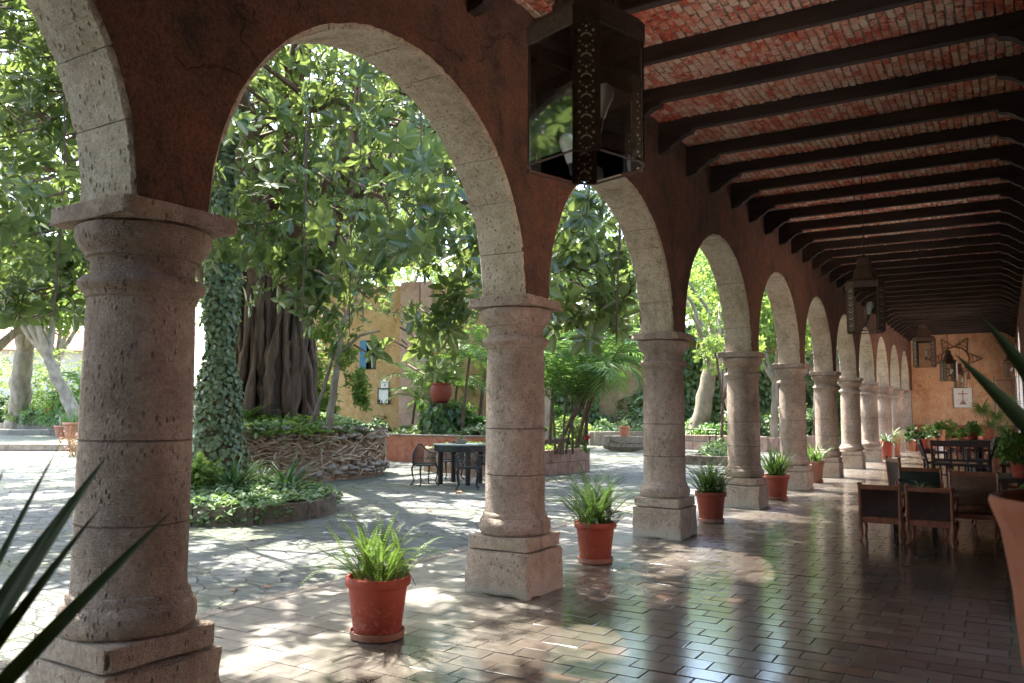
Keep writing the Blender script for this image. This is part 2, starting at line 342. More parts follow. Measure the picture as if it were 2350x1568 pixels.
# court paving: worn grey flagstones with thin mossy joints
t = NT('flagstone paving'); p = t.pos((1, 1, 0)); wob = t.n('TexNoise', {'Vector': p, 'Scale': 3.2, 'Detail': 6.0, 'Roughness': .65}).outputs['Color']
pw = t.n('VectorMath', {0: t.n('Mapping', {'Vector': p, 'Scale': (2.9, 4.6, 1)}).outputs[0], 1: t.n('VectorMath', {0: wob, 'Scale': .55}, operation='SCALE').outputs[0]}, operation='ADD').outputs[0]
ve = t.n('TexVoronoi', {'Vector': pw, 'Scale': 1.0}, feature='DISTANCE_TO_EDGE').outputs['Distance']; vc = t.n('TexVoronoi', {'Vector': pw, 'Scale': 1.0}).outputs['Color']
vr = t.n('SeparateColor', {'Color': vc}).outputs[0]
n1 = t.noise(p, .5, 4, .6); n2 = t.noise(p, 9, 6, .7); n3 = t.noise(p, 45, 4, .6)
col = t.ramp(vr, [(0, (.07, .075, .07)), (.5, (.12, .125, .118)), (1, (.19, .192, .18))]); col = t.mix(.45, col, t.ramp(n2, [(.34, (.06, .063, .056)), (.66, (.20, .203, .19))]))
gap = t.ramp(ve, [(.005, 0.0), (.05, 1.0)]); Xp = t.n('SeparateXYZ', {'Vector': p}).outputs[0]; farm = t.n('MapRange', {'Value': Xp, 'From Min': -14.0, 'From Max': -24.0, 'To Min': 0.0, 'To Max': .16}).outputs[0]; mossn = t.ramp(t.math('ADD', n1, farm), [(.45, 0.0), (.62, 1.0)])
col = t.mix(t.math('MULTIPLY', mossn, t.ramp(n2, [(.4, .1), (.6, .75)])), col, (.13, .155, .045))
col = t.mix(t.math('MULTIPLY', t.math('SUBTRACT', 1.0, gap), .38), col, (.07, .07, .045))
h = t.math('ADD', t.math('MULTIPLY', gap, .8), t.math('ADD', t.math('MULTIPLY', n2, .9), t.math('MULTIPLY', n3, .25))); h = t.math('ADD', h, t.math('MULTIPLY', vr, .5))
M['paving'] = t.done(t.bsdf(col, .62, t.bump(h, 1.0, .035), .4))
# ceiling bricks
t = NT('ceiling brick'); p = t.pos(); rnd = t.n('NewGeometry').outputs['Random Per Island']
n1 = t.noise(p, 22, 5, .7); n2 = t.noise(p, 2.2, 4, .6)
col = t.ramp(rnd, [(0, (.48, .085, .05)), (.3, (.60, .14, .08)), (.6, (.62, .28, .19)), (.85, (.68, .47, .34)), (1, (.55, .10, .055))])
ww = t.math('ADD', t.math('MULTIPLY', n1, .75), t.math('MULTIPLY', n2, .5))
col = t.mix(t.ramp(ww, [(.58, 0.0), (.72, .75)]), col, (.66, .55, .42)); col = t.mix(t.ramp(n1, [(.30, .85), (.40, 0.0)]), col, (.08, .04, .03))
M['brick'] = t.done(t.bsdf(col, .9, t.bump(n1, .9, .015), .2))
M['mortar'] = basic('ceiling mortar', (.13, .08, .06), (.40, .30, .22), 30, .95, .8, .01)
def unit(A): return A/np.maximum(np.linalg.norm(A, axis=-1, keepdims=True), 1e-9)
def vnoise(P, sc, seed=0):
    """smooth value noise 0..1 for 2-D or 3-D points"""
    P = np.asarray(P)*sc; I = np.floor(P).astype(np.int64); Fr = P-I; Fr = Fr*Fr*(3-2*Fr); d = P.shape[1]; out = 0
    for c in range(2**d):
        o = np.array([(c >> k) & 1 for k in range(d)]); J = I+o; h = np.full(len(P), seed*7919+17, np.int64)
        for k, pr in zip(range(d), (73856093, 19349663, 83492791)): h = h ^ (J[:, k]*pr)
        h = (h*2654435761) & 0xffffffff; h = ((h ^ (h >> 15))*2246822519) & 0xffffffff; h = h ^ (h >> 13)
        wgt = np.prod(np.where(o[None], Fr, 1-Fr), 1); out = out + wgt*((h & 0xffff)/65535.)
    return out
# ================================================================== the arcaded walk
CX, HW, Y0, DY, ZS = -3.5355, .2155, -1.11, 3.5, 2.42
COLY = [Y0 + DY*k for k in range(-1, 11)]; PIL = Y0 + DY*11; YEND = 38.3; XR = .47; YB = -6.2
# ground
def sheet(name, x0, y0, x1, y1, z, m, kind='structure'):
    g = G(); g.add([(x0, y0, z), (x1, y0, z), (x1, y1, z), (x0, y1, z)], [(0, 1, 2, 3)]); o = g.build(name, m); o['kind'] = kind; return o
sheet('ground', -260, -200, 260, 320, -.12, M['earth'])
sheet('courtyard_paving', -27, -14, -5.08, 33.5, -.045, M['paving'])
g = G(); yy = -6.0
while yy < 38:
    L = random.uniform(.7, 1.3); g.box((-5.0+random.uniform(-.012, .012), yy+L/2, -.06), (.17, L-.012, .13), bev=.012, jit=.004); yy += L
g.build('paving_edge', M['greystone'])['kind'] = 'structure'
sheet('floor_bed', -4.93, YB, XR+.02, YEND, -.012, M['grout'])
def tiles():
    V = []; F = []; tx, ty, gp, bv = .272, .172, .006, .004; r = random.Random(3)
    n = 0; row = 0; y = -1.0
    while y < YEND-.02:
        off = (row % 2)*tx*.5 + r.uniform(-.015, .015); x = -4.92 - off
        while x < XR:
            x0, x1 = max(x, -4.925)+gp/2, min(x+tx, XR-.004)-gp/2; y0_, y1_ = y+gp/2, y+ty-gp/2; x += tx
            if x1-x0 < .03: continue
            z = r.gauss(0, .0008); a, b = r.gauss(0, .0035), r.gauss(0, .004); cx_, cy_ = (x0+x1)/2, (y0_+y1_)/2
            T = [(x0+bv, y0_+bv), (x1-bv, y0_+bv), (x1-bv, y1_-bv), (x0+bv, y1_-bv)]; B = [(x0, y0_), (x1, y0_), (x1, y1_), (x0, y1_)]
            for q in T: V.append((q[0]+r.uniform(-.002, .002), q[1]+r.uniform(-.002, .002), z+a*(q[0]-cx_)+b*(q[1]-cy_)))
            for q in B: V.append((q[0], q[1], z-.0008))
            i = n; F += [(i, i+1, i+2, i+3), (i+4, i+5, i+1, i), (i+5, i+6, i+2, i+1), (i+6, i+7, i+3, i+2), (i+7, i+4, i, i+3)]; n += 8
        y += ty; row += 1
    o = npmesh('floor', V, F, M['tile'], smooth=None); o['kind'] = 'structure'
tiles()

# --- the arcade itself
arc = empty('arcade', (CX, 0, 0), 0, 'long arcade of stone columns and round arches under dark red plaster beside the courtyard', 'arcade')
def inarc(y):
    for k in range(len(COLY)):
        m = COLY[k]+DY/2; d = y-m
        if abs(d) < DY/2-.2: return m, d
    return None, None
AR, AZ = 1.5365, 1.49
def wall():
    g = G(); ys = []
    y = YB
    while y < YEND: ys.append(y); y += .05
    ys.append(YEND); cuts = []
    for k in range(len(COLY)):
        c = COLY[k]; cuts += [c-HW+.028, c+HW-.028]
    cuts += [PIL-HW+.012]
    ys = sorted([y for y in ys if all(abs(y-c) > .012 for c in cuts)] + cuts)
    rn = random.Random(5); wob = {y: rn.uniform(-.008, .008) for y in ys}
    def low(y, side):
        m, d = inarc(y+side*1e-4)
        if m is None: return ZS
        e = 1-(d/(AR+.028))**2
        return ZS if e <= 0 else ZS+(AZ+.034+wob[y])*math.sqrt(e)
    V = []; F = []; top = 5.25; n = 0
    for a, b in zip(ys[:-1], ys[1:]):
        la, lb = low(a, 1), low(b, -1)
        for x, flip in ((HW, 0), (-HW, 1)):
            V += [(x, a, la), (x, b, lb), (x, b, top), (x, a, top)]; F.append((n, n+1, n+2, n+3) if not flip else (n+3, n+2, n+1, n)); n += 4
        V += [(-HW, a, la), (-HW, b, lb), (HW, b, lb), (HW, a, la)]; F.append((n, n+1, n+2, n+3)); n += 4
        V += [(-HW, a, top), (-HW, b, top), (HW, b, top), (HW, a, top)]; F.append((n+3, n+2, n+1, n)); n += 4
    V += [(-HW, YB, ZS), (HW, YB, ZS), (HW, YB, top), (-HW, YB, top)]; F.append((n, n+1, n+2, n+3))
    g.add(V, F); g.build('wall', M['plaster'], arc)
wall()
def arch(ym, seed):
    r = random.Random(seed); V = []; g = G(); N = r.choice((12, 13, 14)); a = 0
    cuts = [0]
    for i in range(1, N): cuts.append(math.pi*(i+r.uniform(-.16, .16))/N)
    cuts.append(math.pi)
    for i in range(N):
        t0, t1 = cuts[i]+(.0015 if i else 0), cuts[i+1]-(.0015 if i < N-1 else 0); dr = r.uniform(-.006, .007); xo = r.uniform(-.004, .0)
        S = 8; P = []; xs = (-HW+.002-xo*0, -HW+.02, -.07, .07, HW-.02, HW-.004)
        for s_ in range(S+1):
            t = t0+(t1-t0)*s_/S; e = .004 if s_ in (0, S) else 0
            for j, x in enumerate(xs):
                ch = (.016 if j in (0, len(xs)-1) else 0) + r.uniform(-.004, .004)+e+(r.uniform(0, .03) if (j in (0, len(xs)-1) and r.random() < .38) else 0)
                P.append((x+(0 if 0 < j < len(xs)-1 else 0), ym-math.cos(t)*(AR+dr+ch), ZS+math.sin(t)*(AZ+dr+ch)))
            for x in (xs[0], xs[-1]): P.append((x, ym-math.cos(t)*(AR+.13), ZS+math.sin(t)*(AZ+.13)))
        W = len(xs)+2; F = []
        for s_ in range(S):
            b0, b1 = s_*W, (s_+1)*W
            for j in range(len(xs)-1): F.append((b0+j, b0+j+1, b1+j+1, b1+j))
            F.append((b0+len(xs)-1, b0+W-1, b1+W-1, b1+len(xs)-1)); F.append((b0+W-2, b0, b1, b1+W-2))
        n = len(xs)
        F.append((W-2, W-1)+tuple(range(n-1, -1, -1))); e0 = S*W; F.append(tuple(e0+j for j in range(n))+(e0+W-1, e0+W-2))
        g.add(P, F)
    g.build('arch', M['arch'], arc)
for k, c in enumerate(COLY): arch(c+DY/2, 100+k)
def rbox(g, c, d, n=9, amp=.003, chip=.018, seed=0):
    """weathered block: subdivided faces, knocked corners and edges"""
    idx = {}; P = []; F = []
    def vid(i, j, k):
        key = (i, j, k)
        if key not in idx: idx[key] = len(P); P.append(key)
        return idx[key]
    N = n
    for a_ in range(3):
        b1, b2 = (a_+1) % 3, (a_+2) % 3
        for s_ in (0, N):
            for u in range(N):
                for v in range(N):
                    q = []
                    for du, dv in ((0, 0), (1, 0), (1, 1), (0, 1)): t_ = [0, 0, 0]; t_[a_] = s_; t_[b1] = u+du; t_[b2] = v+dv; q.append(vid(*t_))
                    F.append(tuple(q if s_ else q[::-1]))
    A = np.array(P, float)/N*2-1; A = np.sign(A)*(1-(1-np.abs(A))**1.25); E = np.sort(np.abs(A), 1); W = A*np.array(d)/2+np.array(c)
    edge = np.clip((E[:, 1]-.90)/.10, 0, 1)*np.clip((E[:, 2]-.9)/.1, 0, 1); nz = vnoise(W+seed*3.7, 9, seed); nz2 = vnoise(W+seed*1.7, 30, seed+1)
    pull = edge*(.004+chip*np.clip(nz-.52, 0, 1)*2.6); ctr = np.array(c); dirv = A*(np.abs(A) > .9); W = W-dirv*pull[:, None]*.8+unit(A)*((nz2-.5)*2*amp)[:, None]
    return g.add([tuple(w) for w in W], F)
PROF = [(.26, .4656), (.276, .468), (.291, .485), (.299, .515), (.299, .55), (.291, .58), (.274, .60), (.268, .603), (.268, .628), (.262, .636), (.252, .645), (.2495, .70), (.2495, .95), (.2485, 1.3), (.2465, 1.65), (.240, 1.99),
        (.252, 1.995), (.256, 2.02), (.270, 2.026), (.284, 2.045), (.284, 2.068), (.268, 2.088), (.248, 2.094), (.234, 2.105), (.232, 2.16), (.238, 2.18), (.256, 2.184), (.258, 2.202), (.264, 2.206), (.287, 2.235), (.303, 2.272), (.306, 2.305), (.300, 2.322), (.275, 2.333)]
i1 = next(i for i, p_ in enumerate(PROF) if p_[1] >= .645); i2 = next(i for i, p_ in enumerate(PROF) if p_[1] >= 1.99)
def column_parts(parent, sd=1):
    g = G(); rbox(g, (0, 0, .174), (.60, .60, .355), 16, .003, .03, sd); rbox(g, (0, 0, .411), (.565, .565, .109), 16, .003, .035, sd+5); g.build('plinth', M['plinth'], parent, smooth=35)
    g = G(); g.lathe(PROF[:i1+1], 48, jit=.006); g.build('base', M['column'], parent, smooth=50)
    g = G(); body = [(r_, z) for r_, z in PROF[i1:i2+1]]; fine = []
    for (ra, za), (rb, zb) in zip(body[:-1], body[1:]):
        n = max(1, int((zb-za)/.06)); fine += [(ra+(rb-ra)*i/n, za+(zb-za)*i/n) for i in range(n)]
    fine.append(body[-1]); g.lathe(fine, 48, jit=.003); g.build('shaft', M['column'], parent, smooth=60)
    g = G(); g.lathe(PROF[i2:], 48, jit=.004); rbox(g, (0, 0, 2.377), (.605, .60, .088), 16, .004, .06, sd+9); g.build('capital', M['column'], parent, smooth=40)
col0 = bpy.data.objects.new('column', None); link(col0, arc); col0.location = (0, COLY[0], 0); column_parts(col0)
for k in range(1, len(COLY)):
    if k < 7: c = bpy.data.objects.new('column', None); link(c, arc); column_parts(c, 10+k*13)
    else: c = copy_tree(col0, arc)
    c.location = (0, COLY[k], 0)
g = G(); g.box((0, PIL+.12, 1.21), (.5, .5, 2.42), bev=.015); g.box((0, PIL+.1, .22), (.6, .58, .44), bev=.02); g.build('pilaster', M['column'], arc)

# --- brick ceiling on wooden beams
ceil = empty('beamed_ceiling', (-1.4, 0, 4.68), 0, 'red brick ceiling on closely set dark wooden beams over the tiled walk', 'ceiling')
ZB = 4.68; BH = .16; ZC = ZB+BH
def bricks():
    V = []; F = []; n = 0; r = random.Random(9); bx, by = .072, .15; x = CX+HW; c = 0
    while x < XR:
        y = 1.2 + (c % 2)*by/2 + r.uniform(-.03, .03)
        while y < YEND:
            w_, l_ = bx-.012+r.uniform(-.008, .004), by-.014+r.uniform(-.02, .006); cx_, cy_ = x+bx/2+r.uniform(-.006, .006)+1.4, y+by/2+r.uniform(-.01, .01); y += by
            z = BH-r.uniform(.0, .011); a = r.gauss(0, .035); ta, tb = r.gauss(0, .022), r.gauss(0, .02); ca, sa = math.cos(a), math.sin(a)
            for k_, (dz, sc) in enumerate(((0, .86), (.012, 1.0), (.05, 1.0))):
                for (ux, uy) in ((-1, -1), (1, -1), (1, 1), (-1, 1)):
                    px, py = ux*w_/2*sc, uy*l_/2*(1-(1-sc)*.5); jx = r.uniform(-.004, .004)
                    V.append((cx_+px*ca-py*sa+jx, cy_+px*sa+py*ca+jx, z+dz+ta*px+tb*py))
            i = n; F.append((i+3, i+2, i+1, i))
            for lv in (0, 4):
                for q in range(4): s_ = (q+1) % 4; F.append((i+lv+q, i+lv+s_, i+lv+4+s_, i+lv+4+q))
            n += 12
        x += bx; c += 1
    npmesh('brick_vault', V, F, M['brick'], ceil, smooth=None)
bricks()
g = G(); g.box((-1.43+1.4, (YB+YEND)/2, BH+.158), (XR+.3-CX+HW*.5, YEND-YB, .30)); g.build('roof_slab', M['mortar'], ceil)
L = XR+.1-(CX+HW-.05); xm = (XR+.1+CX+HW-.05)/2+1.4
g = G(); g.box((xm, 0, BH/2), (L, .08, BH), bev=.008, jit=.003); bm_ = g.build('beam', M['beam'], ceil); bm_.location = (0, 8.79-.98*9, 0)
def corbel(sx):
    pr = [(0, 0), (.42, 0), (.40, -.035), (.33, -.05), (.28, -.075), (.235, -.12), (.18, -.145), (.145, -.19), (.08, -.215), (0, -.225)]
    g = G(); n = len(pr); V = [(sx*x, -.05, z-.002) for x, z in pr]+[(sx*x, .05, z-.002) for x, z in pr]
    F = [tuple(range(n)), tuple(n+i for i in range(n))[::-1]] + [((i+1) % n, i, n+i, n+(i+1) % n) for i in range(n)]
    if sx < 0: F = [f[::-1] for f in F]
    g.add(V, F); return g
cb = corbel(1).build('corbel', M['beam'], bm_); cb.location = (CX+HW+1.4-.01, 0, 0)
cb = corbel(-1).build('corbel', M['beam'], bm_); cb.location = (XR+1.4+.01, 0, 0)
for j in range(-8, 30):
    b = copy_tree(bm_, ceil); b.location = (0, 8.79+.98*j+random.uniform(-.02, .02), random.uniform(-.012, .012)); b.rotation_euler = (random.gauss(0, .02), random.gauss(0, .0012), random.gauss(0, .003)); b.scale = (1, random.uniform(.85, 1.05), 1)

# --- end wall and side wall
ew = empty('end_wall', (0, YEND, 0), 0, 'sunlit orange plaster end wall with red lower band closing the arcade', 'wall')
g = G(); g.box((-1.7, .2, 3.1), (5.0, .4, 4.2)); g.build('plaster_field', M['endwall'], ew)
g = G(); g.box((-1.7, .197, .5), (5.0, .4, 1.0)); g.build('dado', M['redband'], ew)
sw = empty('side_wall', (XR, 0, 0), 0, 'orange plaster side wall with a white arched opening near the far end', 'wall')
OPEN = [(4.4, 7.0), (13.8, 16.4), (26.0, 30.4), (32.2, 36.8)]; OZ = 1.9  # nearer openings added unseen to let fill light into the walk
g = G(); ya = YB
for o0, o1 in OPEN: g.box((.175, (ya+o0)/2, 2.6), (.35, o0-ya, 5.2)); ya = o1
g.box((.175, (ya+YEND)/2, 2.6), (.35, YEND-ya, 5.2)); gs = G(); n = 16
for o0, o1 in OPEN:
    Rr = (o1-o0)/2; ym = (o0+o1)/2; kz = 2.0/Rr
    for i in range(n):
        a0, a1 = math.pi*i/n, math.pi*(i+1)/n; ya, yb = ym-Rr*math.cos(a0), ym-Rr*math.cos(a1); za, zb = OZ+Rr*math.sin(a0)*kz, OZ+Rr*math.sin(a1)*kz
        g.add([(0, ya, za), (0, yb, zb), (0, yb, 5.2), (0, ya, 5.2), (.35, ya, za), (.35, yb, zb), (.35, yb, 5.2), (.35, ya, 5.2)], [(0, 3, 2, 1), (4, 5, 6, 7), (0, 1, 5, 4)])
        V = [(x, ym-r_*math.cos(a), OZ+r_*math.sin(a)*kz) for x in (-.03, .37) for a in (a0, a1) for r_ in (Rr-.02, Rr+.16)]
        gs.add(V, [(0, 1, 3, 2), (4, 6, 7, 5), (0, 2, 6, 4), (1, 5, 7, 3)])
    for y_, s_ in ((o0, -1), (o1, 1)): gs.box((.17, y_+s_*.07, OZ/2), (.40, .18, OZ))
g.build('plaster_field', M['plaster'], sw); gs.build('arch_surround', M['white'], sw)
bw = empty('unseen_end_wall', (0, YB-.2, 0), 0, 'unseen plaster wall added behind the camera to keep sky out of the lantern glass', 'wall'); g = G(); g.box((-1.6, 0, 2.6), (4.6, .4, 5.2)); g.build('plaster_field', M['plaster'], bw)  # added out of view so lantern panes do not mirror open sky

# --- lanterns hung on rods
def ngon(a, c):   # square of side a with corners cut so that each cut is c long
    k = c/math.sqrt(2); h = a/2
    return [(-h+k, -h), (h-k, -h), (h, -h+k), (h, h-k), (h-k, h), (-h+k, h), (-h, h-k), (-h, -h+k)]
def lantern(name, loc, rz, label, rod):
    t_ = empty(name, loc, rz, label, 'lantern', 'pierced metal lanterns hanging in a row along the walk')
    A, Cc, H = .385, .098, .50; P = ngon(A, Cc)
    for i in (1, 3, 5, 7):
        p, q = Vector(P[i]), Vector(P[(i+1) % 8]); z0, z1 = 0, H
        me = bpy.data.meshes.new('corner_strip'); me.from_pydata([(p.x, p.y, z0), (q.x, q.y, z0), (q.x, q.y, z1), (p.x, p.y, z1)], [], [(0, 1, 2, 3)])
        uvl = me.uv_layers.new(name='UVMap'); wd = (q-p).length/2
        for li, (u_, v_) in enumerate(((-wd, 0), (wd, 0), (wd, H), (-wd, H))): uvl.data[li].uv = (u_, v_)
        me.materials.append(M['pierced']); link(bpy.data.objects.new('corner_strip', me), t_)
    for i in (0, 2, 4, 6):
        p, q = Vector(P[i]), Vector(P[(i+1) % 8]); g = G(); g.add([(p.x, p.y, .012), (q.x, q.y, .012), (q.x, q.y, H-.01), (p.x, p.y, H-.01)], [(0, 1, 2, 3)])
        g.build('glass_pane', M['glass'], t_)
    g = G(); S = .0045
    for i in range(8):
        p, q = P[i], P[(i+1) % 8]
        g.tube([(p[0], p[1], 0), (p[0], p[1], H)], S, 4); g.tube([(p[0], p[1], 0), (q[0], q[1], 0)], S*1.2, 4)
    for i in (1, 3, 5, 7): m_ = (Vector(P[i])+Vector(P[(i+1) % 8]))/2; g.tube([(m_.x, m_.y, 0), (m_.x*1.05, m_.y*1.05, -.018)], .005, 4)
    g.build('frame', M['lampmetal'], t_)
    # cornice, stepped crown
    def ring(prof):
        g = G(); V = []; F = []
        for s_, z in prof: V += [(x*s_, y*s_, z) for x, y in P]
        for k_ in range(len(prof)-1):
            for i in range(8): j = (i+1) % 8; F.append((k_*8+i, k_*8+j, (k_+1)*8+j, (k_+1)*8+i))
        g.add(V, F); return g
    ring([(.99, H-.015), (1.04, H-.012), (1.04, H+.055), (.93, H+.085), (.60, H+.10)]).build('cornice', M['lampmetal'], t_)
    g = ring([(.62, H+.095), (.60, H+.13), (.50, H+.21), (.38, H+.25), (.37, H+.26), (.36, H+.33), (.30, H+.345), (.12, H+.37), (.05, H+.38)])
    for rr_, z in ((.60, H+.115), (.56, H+.16), (.52, H+.195), (.375, H+.28), (.37, H+.31)):
        for i in range(8):
            p, q = Vector(P[i])*rr_, Vector(P[(i+1) % 8])*rr_; m = 4 if i % 2 == 0 else 2
            for a in range(m):
                c = p.lerp(q, (a+.5)/m)*1.012; g.box((c.x, c.y, z), (.011, .011, .013), rz=math.atan2(c.y, c.x))
    g.build('crown', M['lampmetal'], t_)
    g = G(); g.tube([(0, 0, H+.37), (.018, 0, H+.40), (0, 0, H+.43), (-.018, 0, H+.40), (0, 0, H+.375)], .004, 6)
    g.tube([(0, 0, H+.43), (0, 0, H+.60)], .006, 6); g.tube([(0, 0, H+.60), (.004, 0, H+.8), (0, 0, rod)], .006, 6); g.build('hanging_rod', M['iron'], t_)
    b = bpy.data.objects.new('light_bulb', None); link(b, t_); b.location = (.03, -.05, .19); b.rotation_euler = (R(6), R(8), 0)
    g = G(); g.lathe([(.014, .0), (.020, .01), (.025, .05), (.036, .085), (.037, .112), (.029, .135), (.010, .148)], 16); g.build('bulb', M['bulb'], b, smooth=True)
    g = G(); g.lathe([(.013, -.055), (.016, -.05), (.016, .002), (.012, .004)], 12); g.tube(bez((0, 0, -.05), (.0, .0, -.14), (-.07, .03, -.15), 8), .003, 5); g.build('socket', M['iron'], b)
    return t_
LZ = 2.385
lamps = [(-1.375, 2.82, R(72), 'large pierced metal lantern with a white bulb, hanging nearest in front of the arches'),
         (-1.30, 9.85, R(10), 'pierced metal lantern hanging second in the row, its glass showing the arches behind'),
         (-1.30, 17.8, R(0), 'black lantern third in the row with a dark bulb hanging askew'),
         (-1.30, 25.9, R(22), 'small black lantern fourth in the row in front of the star decoration'),
         (-1.30, 33.0, R(0), 'smallest black lantern in the row, hanging just above the white cross tile'),
         (.22, 33.2, R(5), 'small lantern hanging at the far right beside the white arched opening')]
lants = []
for x, y, rz, lb in lamps:
    zr = ZC-LZ if x < 0 else ZC-2.75
    if not lants: lants.append(lantern('hanging_lantern', (x, y, LZ+.045), rz, lb, zr))
    else:
        c = copy_tree(lants[0]); c.location = (x, y, LZ if x < 0 else 2.75); c.rotation_euler = (0, 0, rz); c['label'] = lb; lants.append(c)
# ================================================================== foliage tools
def leaves(P, D, N, S, wr=.42, fold=.12, droop=.15):
    """one six-point folded leaf (two quads) per row"""
    P, D, N = np.atleast_2d(P), unit(np.atleast_2d(D)), unit(np.atleast_2d(N)); S = np.broadcast_to(np.asarray(S, float), (len(P),))[:, None]
    X = unit(np.cross(D, N)); N = np.cross(X, D); wr = np.broadcast_to(np.asarray(wr, float), (len(P),))[:, None]
    b = P; T = P + D*S - N*droop*S
    o1 = P + D*S*.33 + N*fold*S*.6; o2 = P + D*S*.72 + N*(fold*.6-droop*.45)*S
    V = np.stack([b, o1+X*wr*S*.5, o2+X*wr*S*.40, T, o2-X*wr*S*.40, o1-X*wr*S*.5], 1).reshape(-1, 3)
    i = np.arange(len(P))[:, None]*6
    F = np.concatenate([i+np.array([[0, 1, 2, 3]]), i+np.array([[0, 3, 4, 5]])], 0)
    return V, F
def join(parts):
    V = []; F = []; n = 0
    for v, f in parts: V.append(v); F.append(np.asarray(f)+n); n += len(v)
    return np.concatenate(V), np.concatenate(F)
def rosettes(C, A, n=8, size=.22, spread=.35, g=rng, wr=.47):
    m = len(C); A = unit(np.asarray(A, float)); ref = np.where(np.abs(A[:, 2:3]) < .9, [[0, 0, 1.]], [[1., 0, 0]])
    X = unit(np.cross(A, ref)); Y = np.cross(A, X)
    ph = (np.arange(n)[None]*2.4 + g.uniform(0, 6.28, (m, 1)))[..., None]
    el = np.clip(g.normal(spread, .28, (m, n, 1)), -.5, 1.3)
    D = (X[:, None]*np.cos(ph)+Y[:, None]*np.sin(ph))*np.cos(el) + A[:, None]*np.sin(el)
    D[..., 2] -= .12; N = A[:, None]*np.cos(el)-(X[:, None]*np.cos(ph)+Y[:, None]*np.sin(ph))*np.sin(el)+g.normal(0, .18, (m, n, 3))
    Ssz = (g.uniform(.5, 1.2, (m, n))*np.broadcast_to(np.asarray(size), (m,))[:, None])
    P = C[:, None]+D*.12*Ssz[..., None] + A[:, None]*g.uniform(-.3, .1, (m, n, 1))*Ssz[..., None]
    return leaves(P.reshape(-1, 3), D.reshape(-1, 3), N.reshape(-1, 3), Ssz.ravel(), wr, .10, .16)
def frond(base, az, el, L, n=18, leaf=.05, wr=.3, curve=1.2, taper=True, twist=0, ang=.9, g=random, hang=.25):
    """arching frond with leaflets on both sides; returns leaflets and the midrib path"""
    p = np.array(base, float); pts = [p.copy()]; e = el; dirs = []
    for k in range(n):
        d = np.array([math.cos(az)*math.cos(e), math.sin(az)*math.cos(e), math.sin(e)]); dirs.append(d); p = p+d*L/n; pts.append(p.copy()); e -= curve/n*(.5+k/n)
    P = []; D = []; N = []; S = []
    for k in range(1, n):
        d = dirs[k]; t_ = k/n; up = np.array([0, 0, 1.]); sd = np.cross(d, up); sd = sd/max(np.linalg.norm(sd), 1e-6); u_ = np.cross(sd, d)
        s_ = leaf*(math.sin(math.pi*min(1, t_*.86+.10))**.6 if taper else 1)
        for sg in (-1, 1):
            dd = d*math.cos(ang)+sd*sg*math.sin(ang)+u_*(.15 if twist == 0 else twist)-up*hang+np.array([g.uniform(-.08, .08) for _ in range(3)])
            P.append(pts[k]); D.append(dd); N.append(u_); S.append(s_)
    return leaves(np.array(P), np.array(D), np.array(N), np.array(S), wr, .04, .05), pts
def strap_leaf(base, az, el, L, W, curve=.8, n=7, keel=.25, tipcurl=1.6):
    """long pointed strap as a keeled strip"""
    p = np.array(base, float); e = el; V = []; F = []
    sd = np.array([-math.sin(az), math.cos(az), 0])
    for k in range(n+1):
        t_ = k/n; w_ = W*(.62+.38*math.sin(min(1, t_*2.2)*math.pi/2))*(1-t_**tipcurl)+.0008; d = np.array([math.cos(az)*math.cos(e), math.sin(az)*math.cos(e), math.sin(e)]); u_ = np.cross(d, sd)
        u_ = -u_ if u_[2] < 0 else u_
        V += [p-sd*w_/2+u_*w_*keel, p-u_*0, p+sd*w_/2+u_*w_*keel]; p = p+d*L/n; e -= curve/n
    for k in range(n): a = 3*k; F += [(a, a+1, a+4, a+3), (a+1, a+2, a+5, a+4)]
    return np.array(V), np.array(F)
def bumpy(c, r, z, n=200, sc=.06, seed=0, sq=.5):
    """points scattered over a low mound"""
    g = np.random.default_rng(seed); a = g.uniform(0, 6.28, n); q = np.sqrt(g.uniform(0, 1, n)); P = np.stack([c[0]+q*r*np.cos(a), c[1]+q*r*np.sin(a), z+sq*r*(1-q**2)*g.uniform(.3, 1, n)], 1); return P
def at(px, depth, z=0):
    """plan position seen in direction px (photo column) at the given depth"""
    a = math.atan((px-1175)/FPX); w_ = -YAW+a; return (math.sin(w_)*depth/math.cos(a), math.cos(w_)*depth/math.cos(a), z)

# ================================================================== the big rubber tree
FX, FY = -15.1, 13.55
tree = empty('rubber_tree', (0, 0, 0), 0, 'huge rubber fig tree with thick fluted trunk and broad glossy leaves over the courtyard', 'tree')
g = G(); NS = 96; prof = [(1.0, 1.35), (1.25, 1.12), (1.7, .98), (2.4, .92), (3.2, .90), (4.0, .92), (4.8, .80), (5.8, .62)]
V = []; F = []; rn = random.Random(2); ph = [rn.uniform(0, 6.28) for _ in range(6)]
lv = []
for (z0, r0), (z1, r1) in zip(prof[:-1], prof[1:]):
    for k in range(5): lv.append((z0+(z1-z0)*k/5, r0+(r1-r0)*k/5))
lv.append(prof[-1])
for z, r in lv:
    for i in range(NS):
        a = 2*math.pi*i/NS
        fl = .17*abs(math.sin(3.5*a+ph[0]+.12*z))**.7 + .09*abs(math.sin(8*a+ph[1]-.15*z+.22*math.sin(.8*z)))**.6 + .04*math.sin(17*a+ph[2]+.5*z)
        q = r*(.80+fl); V.append((FX+q*math.cos(a)*1.0, FY+q*math.sin(a)*1.0, z))
for k in range(len(lv)-1):
    for i in range(NS): j = (i+1) % NS; F.append((k*NS+i, k*NS+j, (k+1)*NS+j, (k+1)*NS+i))
g.add(V, F); trunk = g.build('trunk', M['bark'], tree, smooth=70)
g = G()
